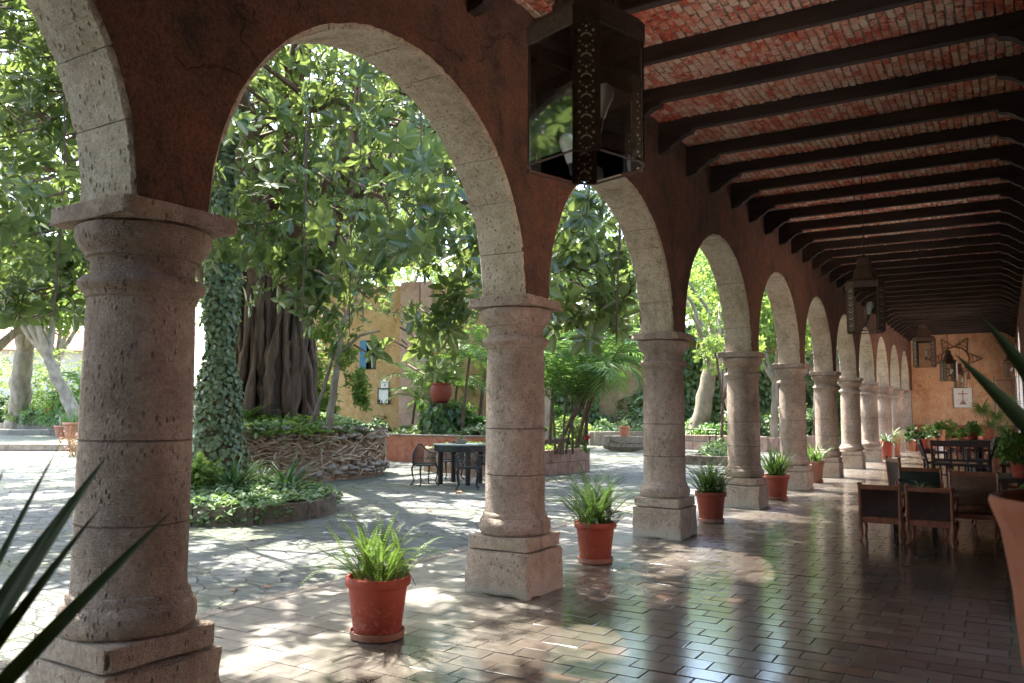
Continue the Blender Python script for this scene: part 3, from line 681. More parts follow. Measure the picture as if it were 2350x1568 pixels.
for i in range(26):       # aerial roots running down the trunk
    a = rn.uniform(-2.4, .9); r = .93+rn.uniform(0, .08); z1 = rn.uniform(3, 6.5); pts = []
    for k in range(12):
        t_ = k/11; aa = a+.12*math.sin(3*t_+i)+.1*(t_-.5); rr_ = r*(1+.28*(1-t_)**3)+.03*math.sin(7*t_+i); pts.append((FX+rr_*math.cos(aa), FY+rr_*math.sin(aa), 1.0+(z1-1.0)*t_))
    g.tube(pts, [rn.choice((.05, .07, .11, .16))*(1.15-.5*k/11) for k in range(12)], 7, jit=.08)
g.build('aerial_roots', M['bark'], tree, smooth=60)
# limbs
limbs = []; g = G(); tw = G()
rl = random.Random(21)
base_az = [(-62, 5.0), (-40, 4.6), (-18, 5.2), (6, 5.6), (30, 5.0), (58, 5.4), (95, 5.2), (130, 5.6), (170, 5.2), (205, 5.4), (240, 5.0), (275, 5.4), (-80, 6.2), (-28, 6.4), (20, 6.6), (75, 6.4)]
for az_, z0 in base_az:
    a = R(az_); L_ = rl.uniform(8.2, 10.5); rise = rl.uniform(1.4, 4.6); pts = []
    for k in range(10):
        t_ = k/9; rr_ = .35+L_*t_; aa = a+.18*math.sin(2.5*t_+az_); pts.append(Vector((FX+rr_*math.cos(aa), FY+rr_*math.sin(aa), z0+rise*math.sin(t_*2.0)+rl.uniform(-.12, .12)-.9*max(0, t_-.6))))
    rad = [.30*(1-.86*(k/9)**.8) for k in range(10)]; g.tube(pts, rad, 9, jit=.05); limbs.append(pts)
    for k in range(2, 10):
        for s_ in range(2):
            p0 = pts[k]; b = aa+rl.uniform(-1.5, 1.5); L2 = rl.uniform(1.0, 2.8); dz = rl.uniform(-1.6, 1.4); pr = bez(p0, p0+Vector((math.cos(b)*L2*.6, math.sin(b)*L2*.6, .35)), p0+Vector((math.cos(b)*L2, math.sin(b)*L2, dz)), 6); g.tube(pr, [.05, .042, .034, .027, .02, .012], 5); limbs.append(pr)
# near forked stems visible through the first arch
for (a, b, c, r_) in (((FX+.35, FY+.3, 3.6), (-14.1, 14.6, 5.2), (-13.2, 15.2, 7.5), .26), ((-13.9, 14.4, 4.8), (-12.6, 14.8, 5.6), (-10.3, 15.3, 6.4), .14), ((-14.7, 12.9, 4.2), (-14.3, 12.0, 6.2), (-13.4, 10.2, 8.4), .2), ((-15.6, 12.6, 3.9), (-16.2, 11.8, 6), (-16.0, 10.6, 8.6), .3)):
    pts = bez(a, b, c, 9); g.tube(pts, [r_*(1-.55*k/8) for k in range(9)], 10, jit=.05); limbs.append(pts)
g.build('limbs', M['stem'], tree, smooth=60)
for i in range(34):
    q = at(rl.choice([30, 150, 120, 600, 690, 760, 800, 830, 960, 1010, 1350, 1420]), rl.uniform(9, 15)); z1 = rl.uniform(5.0, 7.5); z0 = rl.uniform(2.3, 4.6); g = G(); g.tube([(q[0]+.05*math.sin(k+i), q[1]+.05*math.cos(k*1.3+i), z1+(z0-z1)*k/6) for k in range(7)], rl.choice((.006, .009, .014)), 4); g.build('hanging_root', M['stem'], tree)
g = G()
bx_, by_, _ = at(806, 11.0)
for k in range(26):
    o = (rl.gauss(0, .05), rl.gauss(0, .05)); g.tube([(bx_+o[0]*.6, by_+o[1]*.6, 6.1), (bx_+o[0], by_+o[1], 5.6), (bx_+o[0]*1.4, by_+o[1]*1.4, 5.0-abs(rl.gauss(0, .12)))], .009, 4)
g.build('root_bunch', M['root'], tree)
# crown
def lit_mask(P):
    """where the crown is open along the sun's line so light reaches the ground"""
    q = np.stack([P[:, 0]-P[:, 2]*SUN.x/SUN.z, P[:, 1]-P[:, 2]*SUN.y/SUN.z], 1)
    n = .62*vnoise(q, .62, 3)+.38*vnoise(q, 1.9, 5)
    m = (n > .63) & (q[:, 0] > -13) & (q[:, 0] < -3.9)
    m |= (n > .65) & (q[:, 0] <= -13)
    m &= ~((q[:, 0] > -4.9) & (n < .63))
    for (x, y, a, b) in ((-2.35, 7.95, .66, .72), (-2.3, 4.9, .5, .45), (-2.85, 4.3, .42, .4), (-2.95, 7.1, .3, .3), (-3.9, 9.9, .5, .5), (-2.85, 11.9, .5, .6), (-2.7, 15.4, .55, .6), (-2.6, 18.6, .5, .6), (-2.6, 22.4, .6, .9), (-2.8, 25.8, .6, .9), (-2.8, 29.4, .7, .9), (-6.4, 6.5, .95, .9), (-5.9, 8.6, .8, .9), (-4.3, 5.2, .5, .3), (-3.5, 3.6, .5, .3), (-7.6, 10.4, .9, 1.0), (-12.6, 15.0, 1.2, 1.6)):
        m |= ((q[:, 0]-x)/a)**2+((q[:, 1]-y)/b)**2 < 1.15+1.9*(vnoise(q, 2.6, 23)-.5)
    sh = ((q[:, 0]+2.4) > -.75) & ~m
    return m
def crown_cloud(n, cx, cy, rad, zlo, zhi, seed):
    g_ = np.random.default_rng(seed); a = g_.uniform(0, 6.283, n); q = np.sqrt(g_.uniform(0, 1, n))*rad; z = g_.uniform(0, 1, n)
    x, y = cx+q*np.cos(a), cy+q*np.sin(a); top = zhi-(q/rad)**2*3.0; lo = zlo+1.5*(1-(q/rad))**1.5; return np.stack([x, y, lo+(top-lo)*z], 1)
P = crown_cloud(11000, FX+.5, FY, 11.6, 3.1, 10.8, 5)
cl = .6*vnoise(P, .55, 1)+.4*vnoise(P, 1.5, 2); P = P[cl > .47]
P = P[(P[:, 0] < -5.6)]
re0 = np.random.default_rng(77); n = 7500; cap = np.stack([re0.uniform(-11.5, -4.6, n), re0.uniform(-8, 26, n), re0.uniform(6.6, 10.5, n)], 1); n = 5200; cap2 = np.stack([re0.uniform(-23, -11, n), re0.uniform(-8, 8, n), re0.uniform(6.2, 10, n)], 1); n = 6500; cap3 = np.stack([re0.uniform(-27, -11, n), re0.uniform(8, 26, n), re0.uniform(7.8, 10.8, n)], 1); P = np.concatenate([P, cap, cap2, cap3])  # extra crown layers, mostly above view, added to shade walk and paving
P = P[~lit_mask(P)]
# keep the view open onto the court wall, windows and signs, the sky hole and the trunk
d_ = P[:, 0]*(-math.sin(YAW))+P[:, 1]*math.cos(YAW); s_ = P[:, 0]*math.cos(YAW)+P[:, 1]*math.sin(YAW); pxx = 1175+FPX*s_/d_; pyy = 944-FPX*(P[:, 2]-CAM_H)/d_
bad = (pxx > 700) & (pxx < 1130) & (pyy > 745-.25*np.abs(pxx-860)*(pxx < 900)) ; bad |= (pxx > 905) & (pxx < 1050) & (pyy > 595) & (pyy < 705)
bad |= (pxx > 530) & (pxx < 700) & (pyy > 640); bad |= (pxx > 440) & (pxx < 545) & (pyy > 330) & (d_ < 17.5)
rthin = np.random.default_rng(4).uniform(0, 1, len(P)); bad |= (pxx > 1180) & (pyy > 380) & (rthin > .38); bad |= (pxx > 500) & (pxx <= 1180) & (pyy > 60) & (rthin > .74); bad |= (pxx > -60) & (pxx < 230) & (pyy > -50) & (rthin > .8); bad |= (pxx > 1230) & (pyy > 860); bad |= (pxx < 210) & (pyy > 700); bad |= (pxx > 1480)
P = P[~bad]
extra = []
re = np.random.default_rng(8)      # named sprays that hang low into view
for (px, py, dpt, n, r_) in ((620, 520, 12.3, 20, .6), (675, 590, 12, 18, .5), (560, 450, 12.5, 16, .5), (720, 620, 12, 16, .5), (510, 560, 12.5, 10, .45), (600, 640, 13, 8, .5), (770, 690, 12, 20, .55), (860, 600, 11.5, 22, .7), (1000, 760, 11, 14, .45), (1060, 700, 11, 14, .45), (960, 790, 12, 6, .25), (865, 800, 12.5, 3, .12), (700, 440, 12, 26, .8), (640, 300, 12, 24, .8), (760, 180, 11.5, 30, .9), (900, 300, 11, 30, .9),
        (1330, 560, 11.5, 22, .6), (1400, 640, 11.5, 22, .6), (1300, 700, 11, 14, .4), (1360, 480, 12, 18, .6), (1400, 720, 12, 8, .35), (60, 640, 13, 26, .8), (30, 480, 13, 30, .9), (100, 560, 12, 22, .7), (70, 300, 12, 34, 1.0), (50, 120, 12, 34, 1.0), (120, 60, 12, 24, .8), (150, 620, 13, 12, .4), (20, 700, 13, 14, .5), (960, 500, 10.5, 20, .6), (1040, 560, 11, 16, .5), (600, 120, 12, 20, .8)):
    x, y, _ = at(px, dpt); z = CAM_H+(944-py)/FPX*dpt; extra.append(np.array([x, y, z])+re.normal(0, 1, (n, 3))*r_*np.array([.55, .55, .45]))
E_ = np.concatenate(extra); keep = P
AX = np.concatenate([keep, E_]); ax = unit(np.concatenate([re.normal(0, .8, (len(AX), 2)), re.uniform(-.15, 1.0, (len(AX), 1))], 1))
big = np.where(np.arange(len(AX)) >= len(keep), .26, .225)
Vc, Fc = rosettes(AX, ax, 9, big*re.uniform(.6, 1.2, len(AX)), .3, re)
npmesh('crown', Vc, Fc, M['ficusleaf'], tree)
g = G(); k_ = 0
for p in AX[::2]:
    q = p+np.array([re.normal(0, .25), re.normal(0, .25), -.05]); tvec = (np.array([FX, FY, p[2]])-p); tvec = tvec/np.linalg.norm(tvec)*re.uniform(.4, .9)
    g.tube([Vector(p), Vector(p+tvec*.5+np.array([0, 0, -.06])), Vector(p+tvec+np.array([re.normal(0, .12), re.normal(0, .12), .12]))], [.008, .012, .018], 4, cap=False)
g.build('twigs', M['stem'], tree)
# orange dying leaves
Q = AX[re.choice(len(AX), 40)]+re.normal(0, .15, (40, 3)); Vd, Fd = leaves(Q, re.normal(0, 1, (40, 3)), re.normal(0, 1, (40, 3)), .2); npmesh('withered_leaves', Vd, Fd, M['dryleaf'], tree)

# unseen second tree, added to shade the paving and fill lantern reflections
t2_ = empty('rubber_tree', (-14, -5.5, 0), 0, 'unseen second rubber fig tree added left of the first arch for shade and reflections', 'tree'); g = G(); g.tube([(0, 0, -.1), (.2, .1, 1.5), (0, .3, 3.2), (.3, .2, 5)], [.7, .5, .45, .35], 16, jit=.06)
for k in range(7): a = .9*k; g.tube(bez((.1, .2, 3.5), (2.5*math.cos(a), 2.5*math.sin(a), 6), (5.5*math.cos(a), 5.5*math.sin(a), 7), 7), [.25, .2, .16, .12, .09, .06, .04], 7)
g.build('trunk', M['bark'], t2_, smooth=60); Pq = crown_cloud(5200, 0, 0, 8.6, 2.6, 9.6, 15); Pq = Pq[vnoise(Pq, .6, 31) > .42]; Vc, Fc = rosettes(Pq, unit(np.concatenate([re.normal(0, .8, (len(Pq), 2)), re.uniform(-.15, 1, (len(Pq), 1))], 1)), 8, .25, .3, re); npmesh('crown', Vc, Fc, M['ficusleaf'], t2_)

# ivy clad stump beside it
IX, IY, _ = at(490, 15.8)
iv = empty('ivy_pillar', (IX, IY, 0), 0, 'tall slender trunk wrapped from foot to top in small ivy leaves', 'ivy trunk')
def irad(z): return .31+.38*np.exp(-z*1.3)+.06*np.sin(z*1.7)+.03*np.sin(z*4.1)-.012*z
zs = [k*.35 for k in range(26)]
g = G(); g.tube([(.11*math.sin(z*.5)+.03*z, .05*math.cos(z*.8), z-.1) for z in zs], [float(irad(z))*.9 for z in zs], 20, jit=.04); g.build('trunk', M['stem'], iv, smooth=60)
n = 9500; z = re.uniform(-.1, 8.6, n)**1.0; a = re.uniform(0, 6.283, n); rd = irad(z)*re.uniform(.90, 1.2, n)+.08*(vnoise(np.stack([a*.9, z*.8], 1), 1.7, 14)-.5)+.05*vnoise(np.stack([a*1.2, z], 1), 1.3, 4)
P = np.stack([.11*np.sin(z*.5)+.03*z+rd*np.cos(a), .05*np.cos(z*.8)+rd*np.sin(a), z], 1); Nn = np.stack([np.cos(a), np.sin(a), re.uniform(.0, .8, n)], 1)+re.normal(0, .3, (n, 3))
D = np.stack([re.normal(0, .7, n), re.normal(0, .7, n), -np.ones(n)], 1); D = D-Nn*np.sum(D*unit(Nn), 1, keepdims=True)*.7
Vi, Fi = leaves(P, D, Nn, re.uniform(.06, .12, n), .95, .05, .2); npmesh('ivy_leaves', Vi, Fi, M['ivy'], iv)
sel = vnoise(P, .9, 9) > .66; P2 = P[sel]; Vi, Fi = leaves(P2+unit(Nn[sel])*.03, D[sel], Nn[sel], re.uniform(.06, .11, len(P2)), .9, .05, .2); npmesh('pale_ivy_leaves', Vi, Fi, M['ivylight'], iv)

# ================================================================== stone planter round the tree
PX_, PY_ = -14.92, 13.77; PR = 2.45
pl = empty('round_tree_planter', (PX_, PY_, 0), 0, 'large round rubble planter at the tree foot, covered by brown roots', 'planter')
g = G(); g.lathe([(PR*1.02, -.1), (PR*1.03, .12), (PR*.97, .3), (PR, .62), (PR*.99, .85), (PR*.95, .9), (PR*.5, .98), (.4, 1.05)], 72, jit=.012); g.build('wall', M['root'], pl, smooth=60)
g = G(); rp = random.Random(4)
for k in range(420):
    a = rp.uniform(-3.1, .9); z = rp.choice([.86, .93, 1.0, 1.07]) if rp.random() < .80 else rp.uniform(.1, .25); r = PR*(1.02 if z > .5 else 1.04)-.10*max(0, z-.9)+rp.uniform(-.02, .03); s = rp.uniform(.06, .12)
    V = []; c = Vector((r*math.cos(a), r*math.sin(a), z+rp.uniform(-.02, .02))); f = (rp.uniform(.8, 1.3), rp.uniform(.8, 1.3), rp.uniform(.55, .85)); pr = [(.0, -1), (.62, -.72), (.95, -.25), (.95, .25), (.62, .72), (.0, 1)]
    g.lathe([(max(.01, q*s*f[0]), w_*s*f[2]*.8) for q, w_ in pr], 8, c, jit=.08, cap=False, sc=(1, f[1]))
pb_ = g.build('rim_stones', M['pebble'], pl, smooth=70); pb_['kind'] = 'stuff'
g = G()
for k in range(700):
    a = rp.uniform(-2.6, .9); z = rp.uniform(.12, .82); da = rp.gauss(0, .16); dz = rp.gauss(0, .2); pts = []
    for i in range(6): t_ = i/5; zc = min(.98, max(.05, z+dz*t_+.04*math.sin(5*t_+k))); rr_ = PR*(1.01)+.06+.05*math.sin(3*t_+k); aa = a+da*t_; pts.append((rr_*math.cos(aa), rr_*math.sin(aa), zc))
    g.tube(pts, rp.choice([.008, .012, .016, .024]), 4, cap=False)
rt_ = g.build('root_mat', M['rootmat'], pl); rt_['kind'] = 'stuff'
def groundcover(name, P, mat, size, seed, parent=None, lab=None, kind='stuff', wr=.8):
    g_ = np.random.default_rng(seed); n = len(P); N = np.stack([g_.normal(0, .5, n), g_.normal(0, .5, n), np.ones(n)], 1); D = np.stack([g_.normal(0, 1, n), g_.normal(0, 1, n), g_.normal(.1, .4, n)], 1)
    V, F = leaves(P, D, N, size*g_.uniform(.6, 1.3, n), wr, .08, .15); o = npmesh(name, V, F, mat, parent)
    if kind: o['kind'] = kind
    if lab: o['label'] = lab; o['category'] = 'ground cover'
    return o
P = bumpy((PX_, PY_), PR*.88, 1.0, 5200, seed=1, sq=.16); P[:, 2] += .22*vnoise(P[:, :2], 1.2, 6); groundcover('planter_ground_cover', P, M['ivylight'], .10, 3, None, 'pale green leafy ground cover filling the round tree planter')
gq = np.random.default_rng(17); aa_ = gq.uniform(-1.1, .75, 1500); P = np.stack([PX_+(PR+.03)*np.cos(aa_), PY_+(PR+.03)*np.sin(aa_), 1.12-.45*gq.uniform(0, 1, 1500)**2*(vnoise(np.stack([aa_*2, aa_*0], 1), 1.6, 2)*1.6)], 1)+gq.normal(0, .05, (1500, 3)); groundcover('overhanging_creeper', P, M['ivylight'], .09, 5, None, 'pale creeper tumbling over the right rim of the round tree planter')
P = bumpy((PX_+.9, PY_-.6), 1.7, 1.0, 2600, seed=2, sq=.22); groundcover('leafy_planter_weeds', P, M['yellowleaf'], .13, 4, None, 'bright green weeds in front of the big trunk')

# ================================================================== round bed in front
BX, BY, BR = -9.74, 8.31, 1.39
bd = empty('round_flower_bed', (BX, BY, 0), 0, 'low round flower bed edged with mossy curved stone blocks', 'flower bed')
N = 11
for k in range(N):
    a0, a1 = 2*math.pi*k/N+.006, 2*math.pi*(k+1)/N-.006; g = G(); V = []; F = []; S = 5
    for i in range(S+1):
        a = a0+(a1-a0)*i/S
        for r, z in ((BR+.012, -.1), (BR, .19), (BR-.012, .205), (BR-.10, .208), (BR-.115, .195), (BR-.12, -.1)): q = r+random.uniform(-.004, .004); V.append((q*math.cos(a), q*math.sin(a), z))
    for i in range(S):
        for j in range(5): F.append((i*6+j+1, i*6+j, (i+1)*6+j, (i+1)*6+j+1))
    F.append(tuple(range(6))); F.append(tuple(S*6+j for j in range(6))[::-1]); g.add(V, F); g.build('curb_block', M['mosscurb'], bd)
g = G(); g.lathe([(BR-.12, .12), (BR*.6, .2), (.05, .26)], 40, cap=False); g.build('soil', M['soil'], bd, smooth=True)
P = bumpy((BX, BY), BR*.97, .19, 4200, seed=5, sq=.12); P[:, 2] += .10*vnoise(P[:, :2], 2.2, 7)
a = np.random.default_rng(6).uniform(0, 6.28, 700); sel = vnoise(np.stack([a*2, a*0], 1), 1.1, 8) > .55; a = a[sel]; zz2 = np.random.default_rng(7).uniform(.0, .24, len(a)); P = np.concatenate([P, np.stack([BX+(BR+.02+.05*(zz2 > .1))*np.cos(a), BY+(BR+.04)*np.sin(a), zz2], 1)])
groundcover('bed_ivy', P, M['ivylight'], .085, 8, None, 'variegated ivy spilling over the curb of the round flower bed')
def clump(name, x, y, z, n, L, W, mat, label, cat='plant', seed=0, el=(.5, 1.4), curve=(.5, 1.5), group=None, keel=.25):
    r = random.Random(seed); parts = []
    for k in range(n):
        parts.append(strap_leaf((r.uniform(-.04, .04), r.uniform(-.04, .04), 0), 2.4*k+r.uniform(-.3, .3), r.uniform(*el), L*r.uniform(.65, 1.1), W*r.uniform(.8, 1.15), r.uniform(*curve), keel=keel))
    V, F = join(parts); o = npmesh(name, V, F, mat, None, smooth=False); o.location = (x, y, z); return tag(o, label, cat, group)
gx, gy, _ = at(548, 11.9); clump('strappy_plant', gx, gy, .22, 64, .80, .05, M['strap'], 'dark strap leaved clump in the middle of the round flower bed', seed=3)
gx, gy, _ = at(665, 12.3); clump('strappy_plant', gx, gy, .22, 56, .86, .06, M['strap'], 'dark strap leaved clump at the right of the round flower bed by the root mat', seed=4, el=(.4, 1.2))
gx, gy, _ = at(605, 12.4); clump('strappy_plant', gx, gy, .22, 90, .62, .018, M['ivylight'], 'pale grassy tuft between the two dark strap leaved clumps', seed=6)
bsh = empty('bright_shrub', (*at(463, 12.0)[:2], .2), 0, 'small lime green shrub with round leaves at the left of the round bed', 'shrub')
P = re.normal(0, 1, (420, 3)); P = unit(P)*re.uniform(.4, 1, (420, 1))*np.array([.34, .34, .30])+np.array([0, 0, .32]); Vb, Fb = leaves(P, re.normal(0, 1, (420, 3)), P-np.array([0, 0, -.5])+re.normal(0, .3, (420, 3)), .10, .9); npmesh('foliage', Vb, Fb, M['yellowleaf'], bsh)
g = G()
for k in range(9): g.tube([(0, 0, 0), (re.normal(0, .12), re.normal(0, .12), .35)], .006, 4)
g.build('stems', M['stem'], bsh)

# ferns and small trees growing in the big planter
def fern_plant(name, loc, n, L, leaf, mat, label, cat='fern', seed=0, spread=.03, ang=.9, el=(.5, 1.35), curve=(1.0, 2.2), nl=16, wr=.32, group=None, parent=None, z0=0, stemmat=None, hang=.2):
    r = random.Random(seed); parts = []; g = G()
    for k in range(n):
        (v, f), pts = frond((r.gauss(0, spread), r.gauss(0, spread), z0), 2.4*k+r.uniform(-.4, .4), r.uniform(*el), L*r.uniform(.6, 1.1), nl, leaf, wr, r.uniform(*curve), g=r, hang=hang, ang=ang)
        parts.append((v, f)); g.tube([Vector(p) for p in pts[::3]], max(.0018, leaf*.03), 3, cap=False)
    V, F = join(parts)
    if parent is None: root = empty(name, loc, 0, label, cat, group)
    else: root = parent
    npmesh('fronds', V, F, mat, root); g.build('frond_stems', stemmat or mat, root); return root
fx, fy, _ = at(575, 18.2); fern_plant('planter_fern', (fx, fy, 1.1), 26, .95, .14, M['fern'], 'arching green fern beside the ivy trunk above the round planter', seed=2)
def small_tree(name, base, stems, label, crown=None, leafm='yellowleaf', lsize=.1, n=2500, cat='tree', bark='stem', group=None, seed=0, ring=5, spread=.3):
    """stems: list of (points, r0, r1); crown: list of blobs (x,y,z,rx,ry,rz,count)"""
    t_ = empty(name, base, 0, label, cat, group); g = G(); g_ = np.random.default_rng(seed+50)
    for pts, r0, r1 in stems:
        q = []; P_ = [Vector(p) for p in pts]
        for a, b in zip(P_[:-1], P_[1:]):
            for k in range(4): q.append(a.lerp(b, k/4)+Vector((g_.normal(0, r0*.12), g_.normal(0, r0*.12), 0)))
        q.append(P_[-1]); m = len(q); g.tube(q, [r0+(r1-r0)*k/(m-1) for k in range(m)], 10 if r0 > .08 else 6, jit=.06)
    g.build('trunk', M[bark], t_, smooth=60)
    if crown:
        C = []
        for (x, y, z, rx, ry, rz, c) in crown:
            p = unit(g_.normal(0, 1, (c, 3)))*g_.uniform(.25, 1, (c, 1))**.6*np.array([rx, ry, rz])+np.array([x, y, z]); C.append(p)
        C = np.concatenate(C); k_ = .55*vnoise(C, 1.1/max(.5, lsize*8), seed+1)+.45*vnoise(C, 2.6/max(.5, lsize*8), seed+2); C = C[k_ > .44]
        A = unit(np.stack([g_.normal(0, .8, len(C)), g_.normal(0, .8, len(C)), g_.uniform(-.2, 1, len(C))], 1))
        V, F = rosettes(C, A, ring, lsize, spread, g_, .45); npmesh('crown', V, F, M[leafm], t_)
    return t_
bx2, by2, _ = at(755, 17.6)
small_tree('young_tree', (bx2, by2, 1.0), [([(0, 0, 0), (.12, .06, 1.0), (.18, .1, 1.9), (.3, .2, 2.6)], .09, .05), ([(-.35, -.2, 0), (-.15, 0, .9), (.1, .1, 1.9), (.2, .4, 2.8)], .05, .03), ([(.18, .1, 1.7), (.6, .3, 2.1), (1.0, .5, 2.2)], .04, .02)],
           'young tree with slim pale stems and sunlit leaves in the round planter', [(.1, .25, 1.7, .40, .35, .3, 90), (.40, .40, 1.15, .26, .25, .35, 120), (.55, .45, .75, .18, .18, .35, 80), (-.1, .1, 2.3, .5, .4, .4, 120)], 'yellowleaf', .12, seed=1, bark='palebark')

# ================================================================== court walls behind
ox0, oy0, _ = at(640, 30.5); ox1, oy1, _ = at(1180, 28.0); ang = math.atan2(oy1-oy0, ox1-ox0); OL = math.hypot(ox1-ox0, oy1-oy0)
oh = empty('ochre_building', (ox0, oy0, 0), ang, 'ochre plaster building with a blue shuttered window behind the courtyard', 'building')
def along(px):      # distance along the facade seen at photo column px
    d_ = math.tan(-YAW+math.atan((px-1175)/FPX)); ux, uy = math.cos(ang), math.sin(ang); return (oy0*d_-ox0)/(ux-uy*d_)
def faceh(px, py): s_ = along(px); x, y = ox0+s_*math.cos(ang), oy0+s_*math.sin(ang); return CAM_H+(944-py)/FPX*(-x*math.sin(YAW)+y*math.cos(YAW))
wx0, wx1, wz0, wz1 = along(826), along(863), faceh(845, 850), faceh(845, 783)
g = G(); TH = .5; H_ = 6.0
for (a, b, c, d) in ((0, wx0, 0, H_), (wx1, OL, 0, H_), (wx0, wx1, 0, wz0), (wx0, wx1, wz1, H_)): g.box(((a+b)/2, TH/2, (c+d)/2), (b-a-.001, TH, d-c-.001))
g.build('wall', M['ochre'], oh)
g = G(); g.box((along(955), -.06, 3.05), (along(992)-along(922), .16, 6.1)); g.build('pilaster', M['pinkplaster'], oh)
win = G(); win.box(((wx0+wx1)/2, .18, (wz0+wz1)/2), (wx1-wx0, .04, wz1-wz0)); win = win.build('window', M['darkglass'], oh)
g = G()
for xx in (wx0+.03, (wx0+wx1)/2, wx1-.03): g.box((xx, .12, (wz0+wz1)/2), (.06, .07, wz1-wz0))
for zz_ in (wz0+.03, wz1-.03): g.box(((wx0+wx1)/2, .122, zz_), (wx1-wx0, .07, .06))
g.build('frame', M['wood'], win)
g = G(); g.box((wx0+(wx1-wx0)*.2, -.02, (wz0+wz1)/2), ((wx1-wx0)*.42, .05, (wz1-wz0)*.98), bev=.01)
for k in range(7): g.box((wx0+(wx1-wx0)*.2, -.05, wz0+(wz1-wz0)*(k+.6)/7.4), ((wx1-wx0)*.34, .012, .05))
g.build('shutter', M['blue'], win)
def onfacade(px, py, off=-.03): s_ = along(px); return (ox0+s_*math.cos(ang)+math.sin(ang)*-off*-1, oy0+s_*math.sin(ang)+math.cos(ang)*off, faceh(px, py))
sg = empty('wall_notice', onfacade(886, 887, -.05), ang, 'small white notice with a dark arrow and bar on the ochre wall', 'sign')
g = G(); g.box((0, 0, 0), (.30, .02, .34), bev=.005); g.build('plate', M['paperwhite'], sg)
g = G(); g.box((0, -.014, -.12), (.18, .006, .03)); g.box((.01, -.014, .02), (.02, .006, .10)); g.box((.035, -.014, .02), (.06, .006, .015))
for k in range(5): g.box((-.10+.05*k, -.014, .12), (.03, .006, .022))
g.build('lettering', M['iron'], sg)
sg = empty('framed_notice', onfacade(884, 911, -.05), ang, 'larger pale notice board in a black frame below the small notice', 'sign')
g = G(); g.box((0, 0, 0), (.42, .02, .54)); g.build('board', M['paperwhite'], sg)
g = G()
for (x, z, w_, h_) in ((-.21, 0, .04, .58), (.21, 0, .04, .58), (0, .27, .46, .04), (0, -.27, .46, .04)): g.box((x, -.012, z), (w_, .03, h_), bev=.004)
g.box((-.16, -.014, -.18), (.08, .01, .12)); g.box((-.06, -.014, -.2), (.05, .01, .07)); g.build('frame', M['iron'], sg)
# long red planter wall with vines, pedestal and pot
r0, r1 = at(852, 24.9), at(1190, 23.0); ra = math.atan2(r1[1]-r0[1], r1[0]-r0[0]); RL = math.hypot(r1[0]-r0[0], r1[1]-r0[1])
rw = empty('red_planter_wall', (r0[0], r0[1], 0), ra, 'low terracotta red plaster wall of the long bed behind the garden table', 'planter wall')
g = G(); g.box((RL/2, .13, .33), (RL, .26, .80), bev=.02); g.box((.13, 2.2, .33), (.26, 4.0, .78)); g.build('wall', M['bedred'], rw); g = G(); g.box((RL/2, .13, .745), (RL+.04, .30, .05), bev=.01); g.box((.13, 2.2, .742), (.30, 4.0, .05)); g.build('coping', M['greystone'], rw)
g = G(); g.box((RL/2+.2, 2.2, .30), (RL-.3, 3.8, .6)); o_ = g.build('bed_soil', M['soil'], rw)
P = []; gg = np.random.default_rng(12); n = 5200; u_ = gg.uniform(.3, RL, n); v_ = gg.uniform(.15, 2.6, n); zz3 = .62+.35*vnoise(np.stack([u_, v_], 1), .8, 3)*gg.uniform(.2, 1, n)+.1*v_
P = np.stack([r0[0]+u_*math.cos(ra)-v_*math.sin(ra), r0[1]+u_*math.sin(ra)+v_*math.cos(ra), zz3], 1); groundcover('long_bed_plants', P, M['ivy'], .14, 14, None, 'low green leaves along the top of the red planter wall')
px_, py_, _ = at(1013, 25.2)
pd = empty('vine_pedestal', (px_, py_, 0), 0, 'dark stone pedestal smothered in large heart shaped vine leaves behind the red planter wall', 'pedestal')
g = G(); g.lathe([(.52, 0), (.50, .6), (.44, 1.0), (.42, 1.55), (.5, 1.62), (.5, 1.7)], 20, jit=.04); g.build('pedestal_body', M['bark'], pd)
n = 420; a = gg.uniform(0, 6.28, n); z = gg.uniform(.7, 1.75, n); P = np.stack([np.cos(a)*.55*gg.uniform(.9, 1.25, n), np.sin(a)*.55*gg.uniform(.9, 1.25, n), z], 1); V, F = leaves(P, np.stack([gg.normal(0, .5, n), gg.normal(0, .5, n), -np.ones(n)], 1), P*np.array([1, 1, 0])+np.array([0, 0, .3])+gg.normal(0, .2, (n, 3)), gg.uniform(.14, .30, n), .8); npmesh('vine_leaves', V, F, M['darkleaf'], pd)
V, F = leaves(P[:70]*1.06, gg.normal(0, .6, (70, 3))-np.array([0, 0, .6]), P[:70]*np.array([1, 1, 0]), .22, .85); npmesh('bright_vine_leaves', V, F, M['palmleaf'], pd)
g = G()
for k in range(16):
    a = gg.uniform(0, 6.28); g.tube([(.58*math.cos(a+.2*i), .58*math.sin(a+.2*i), 1.6-.2*i) for i in range(6)], .012, 4)
g.build('vine_stems', M['stem'], pd)
up = empty('round_red_jar', (px_, py_, 1.70), 0, 'dark red rounded jar standing on the vine covered pedestal', 'jar')
g = G(); g.lathe([(.18, 0), (.26, .10), (.33, .28), (.34, .44), (.31, .54), (.30, .57), (.33, .60), (.32, .64), (.28, .64), (.27, .56)], 28, jit=.004); g.build('jar_body', M['redjar'], up, smooth=60)
fern_plant('jar_palm', (px_, py_, 2.3), 14, 1.0, .35, M['palmleaf'], 'feathery palm fronds growing from the round red jar', 'palm', seed=5, el=(.6, 1.4), nl=16, wr=.10)

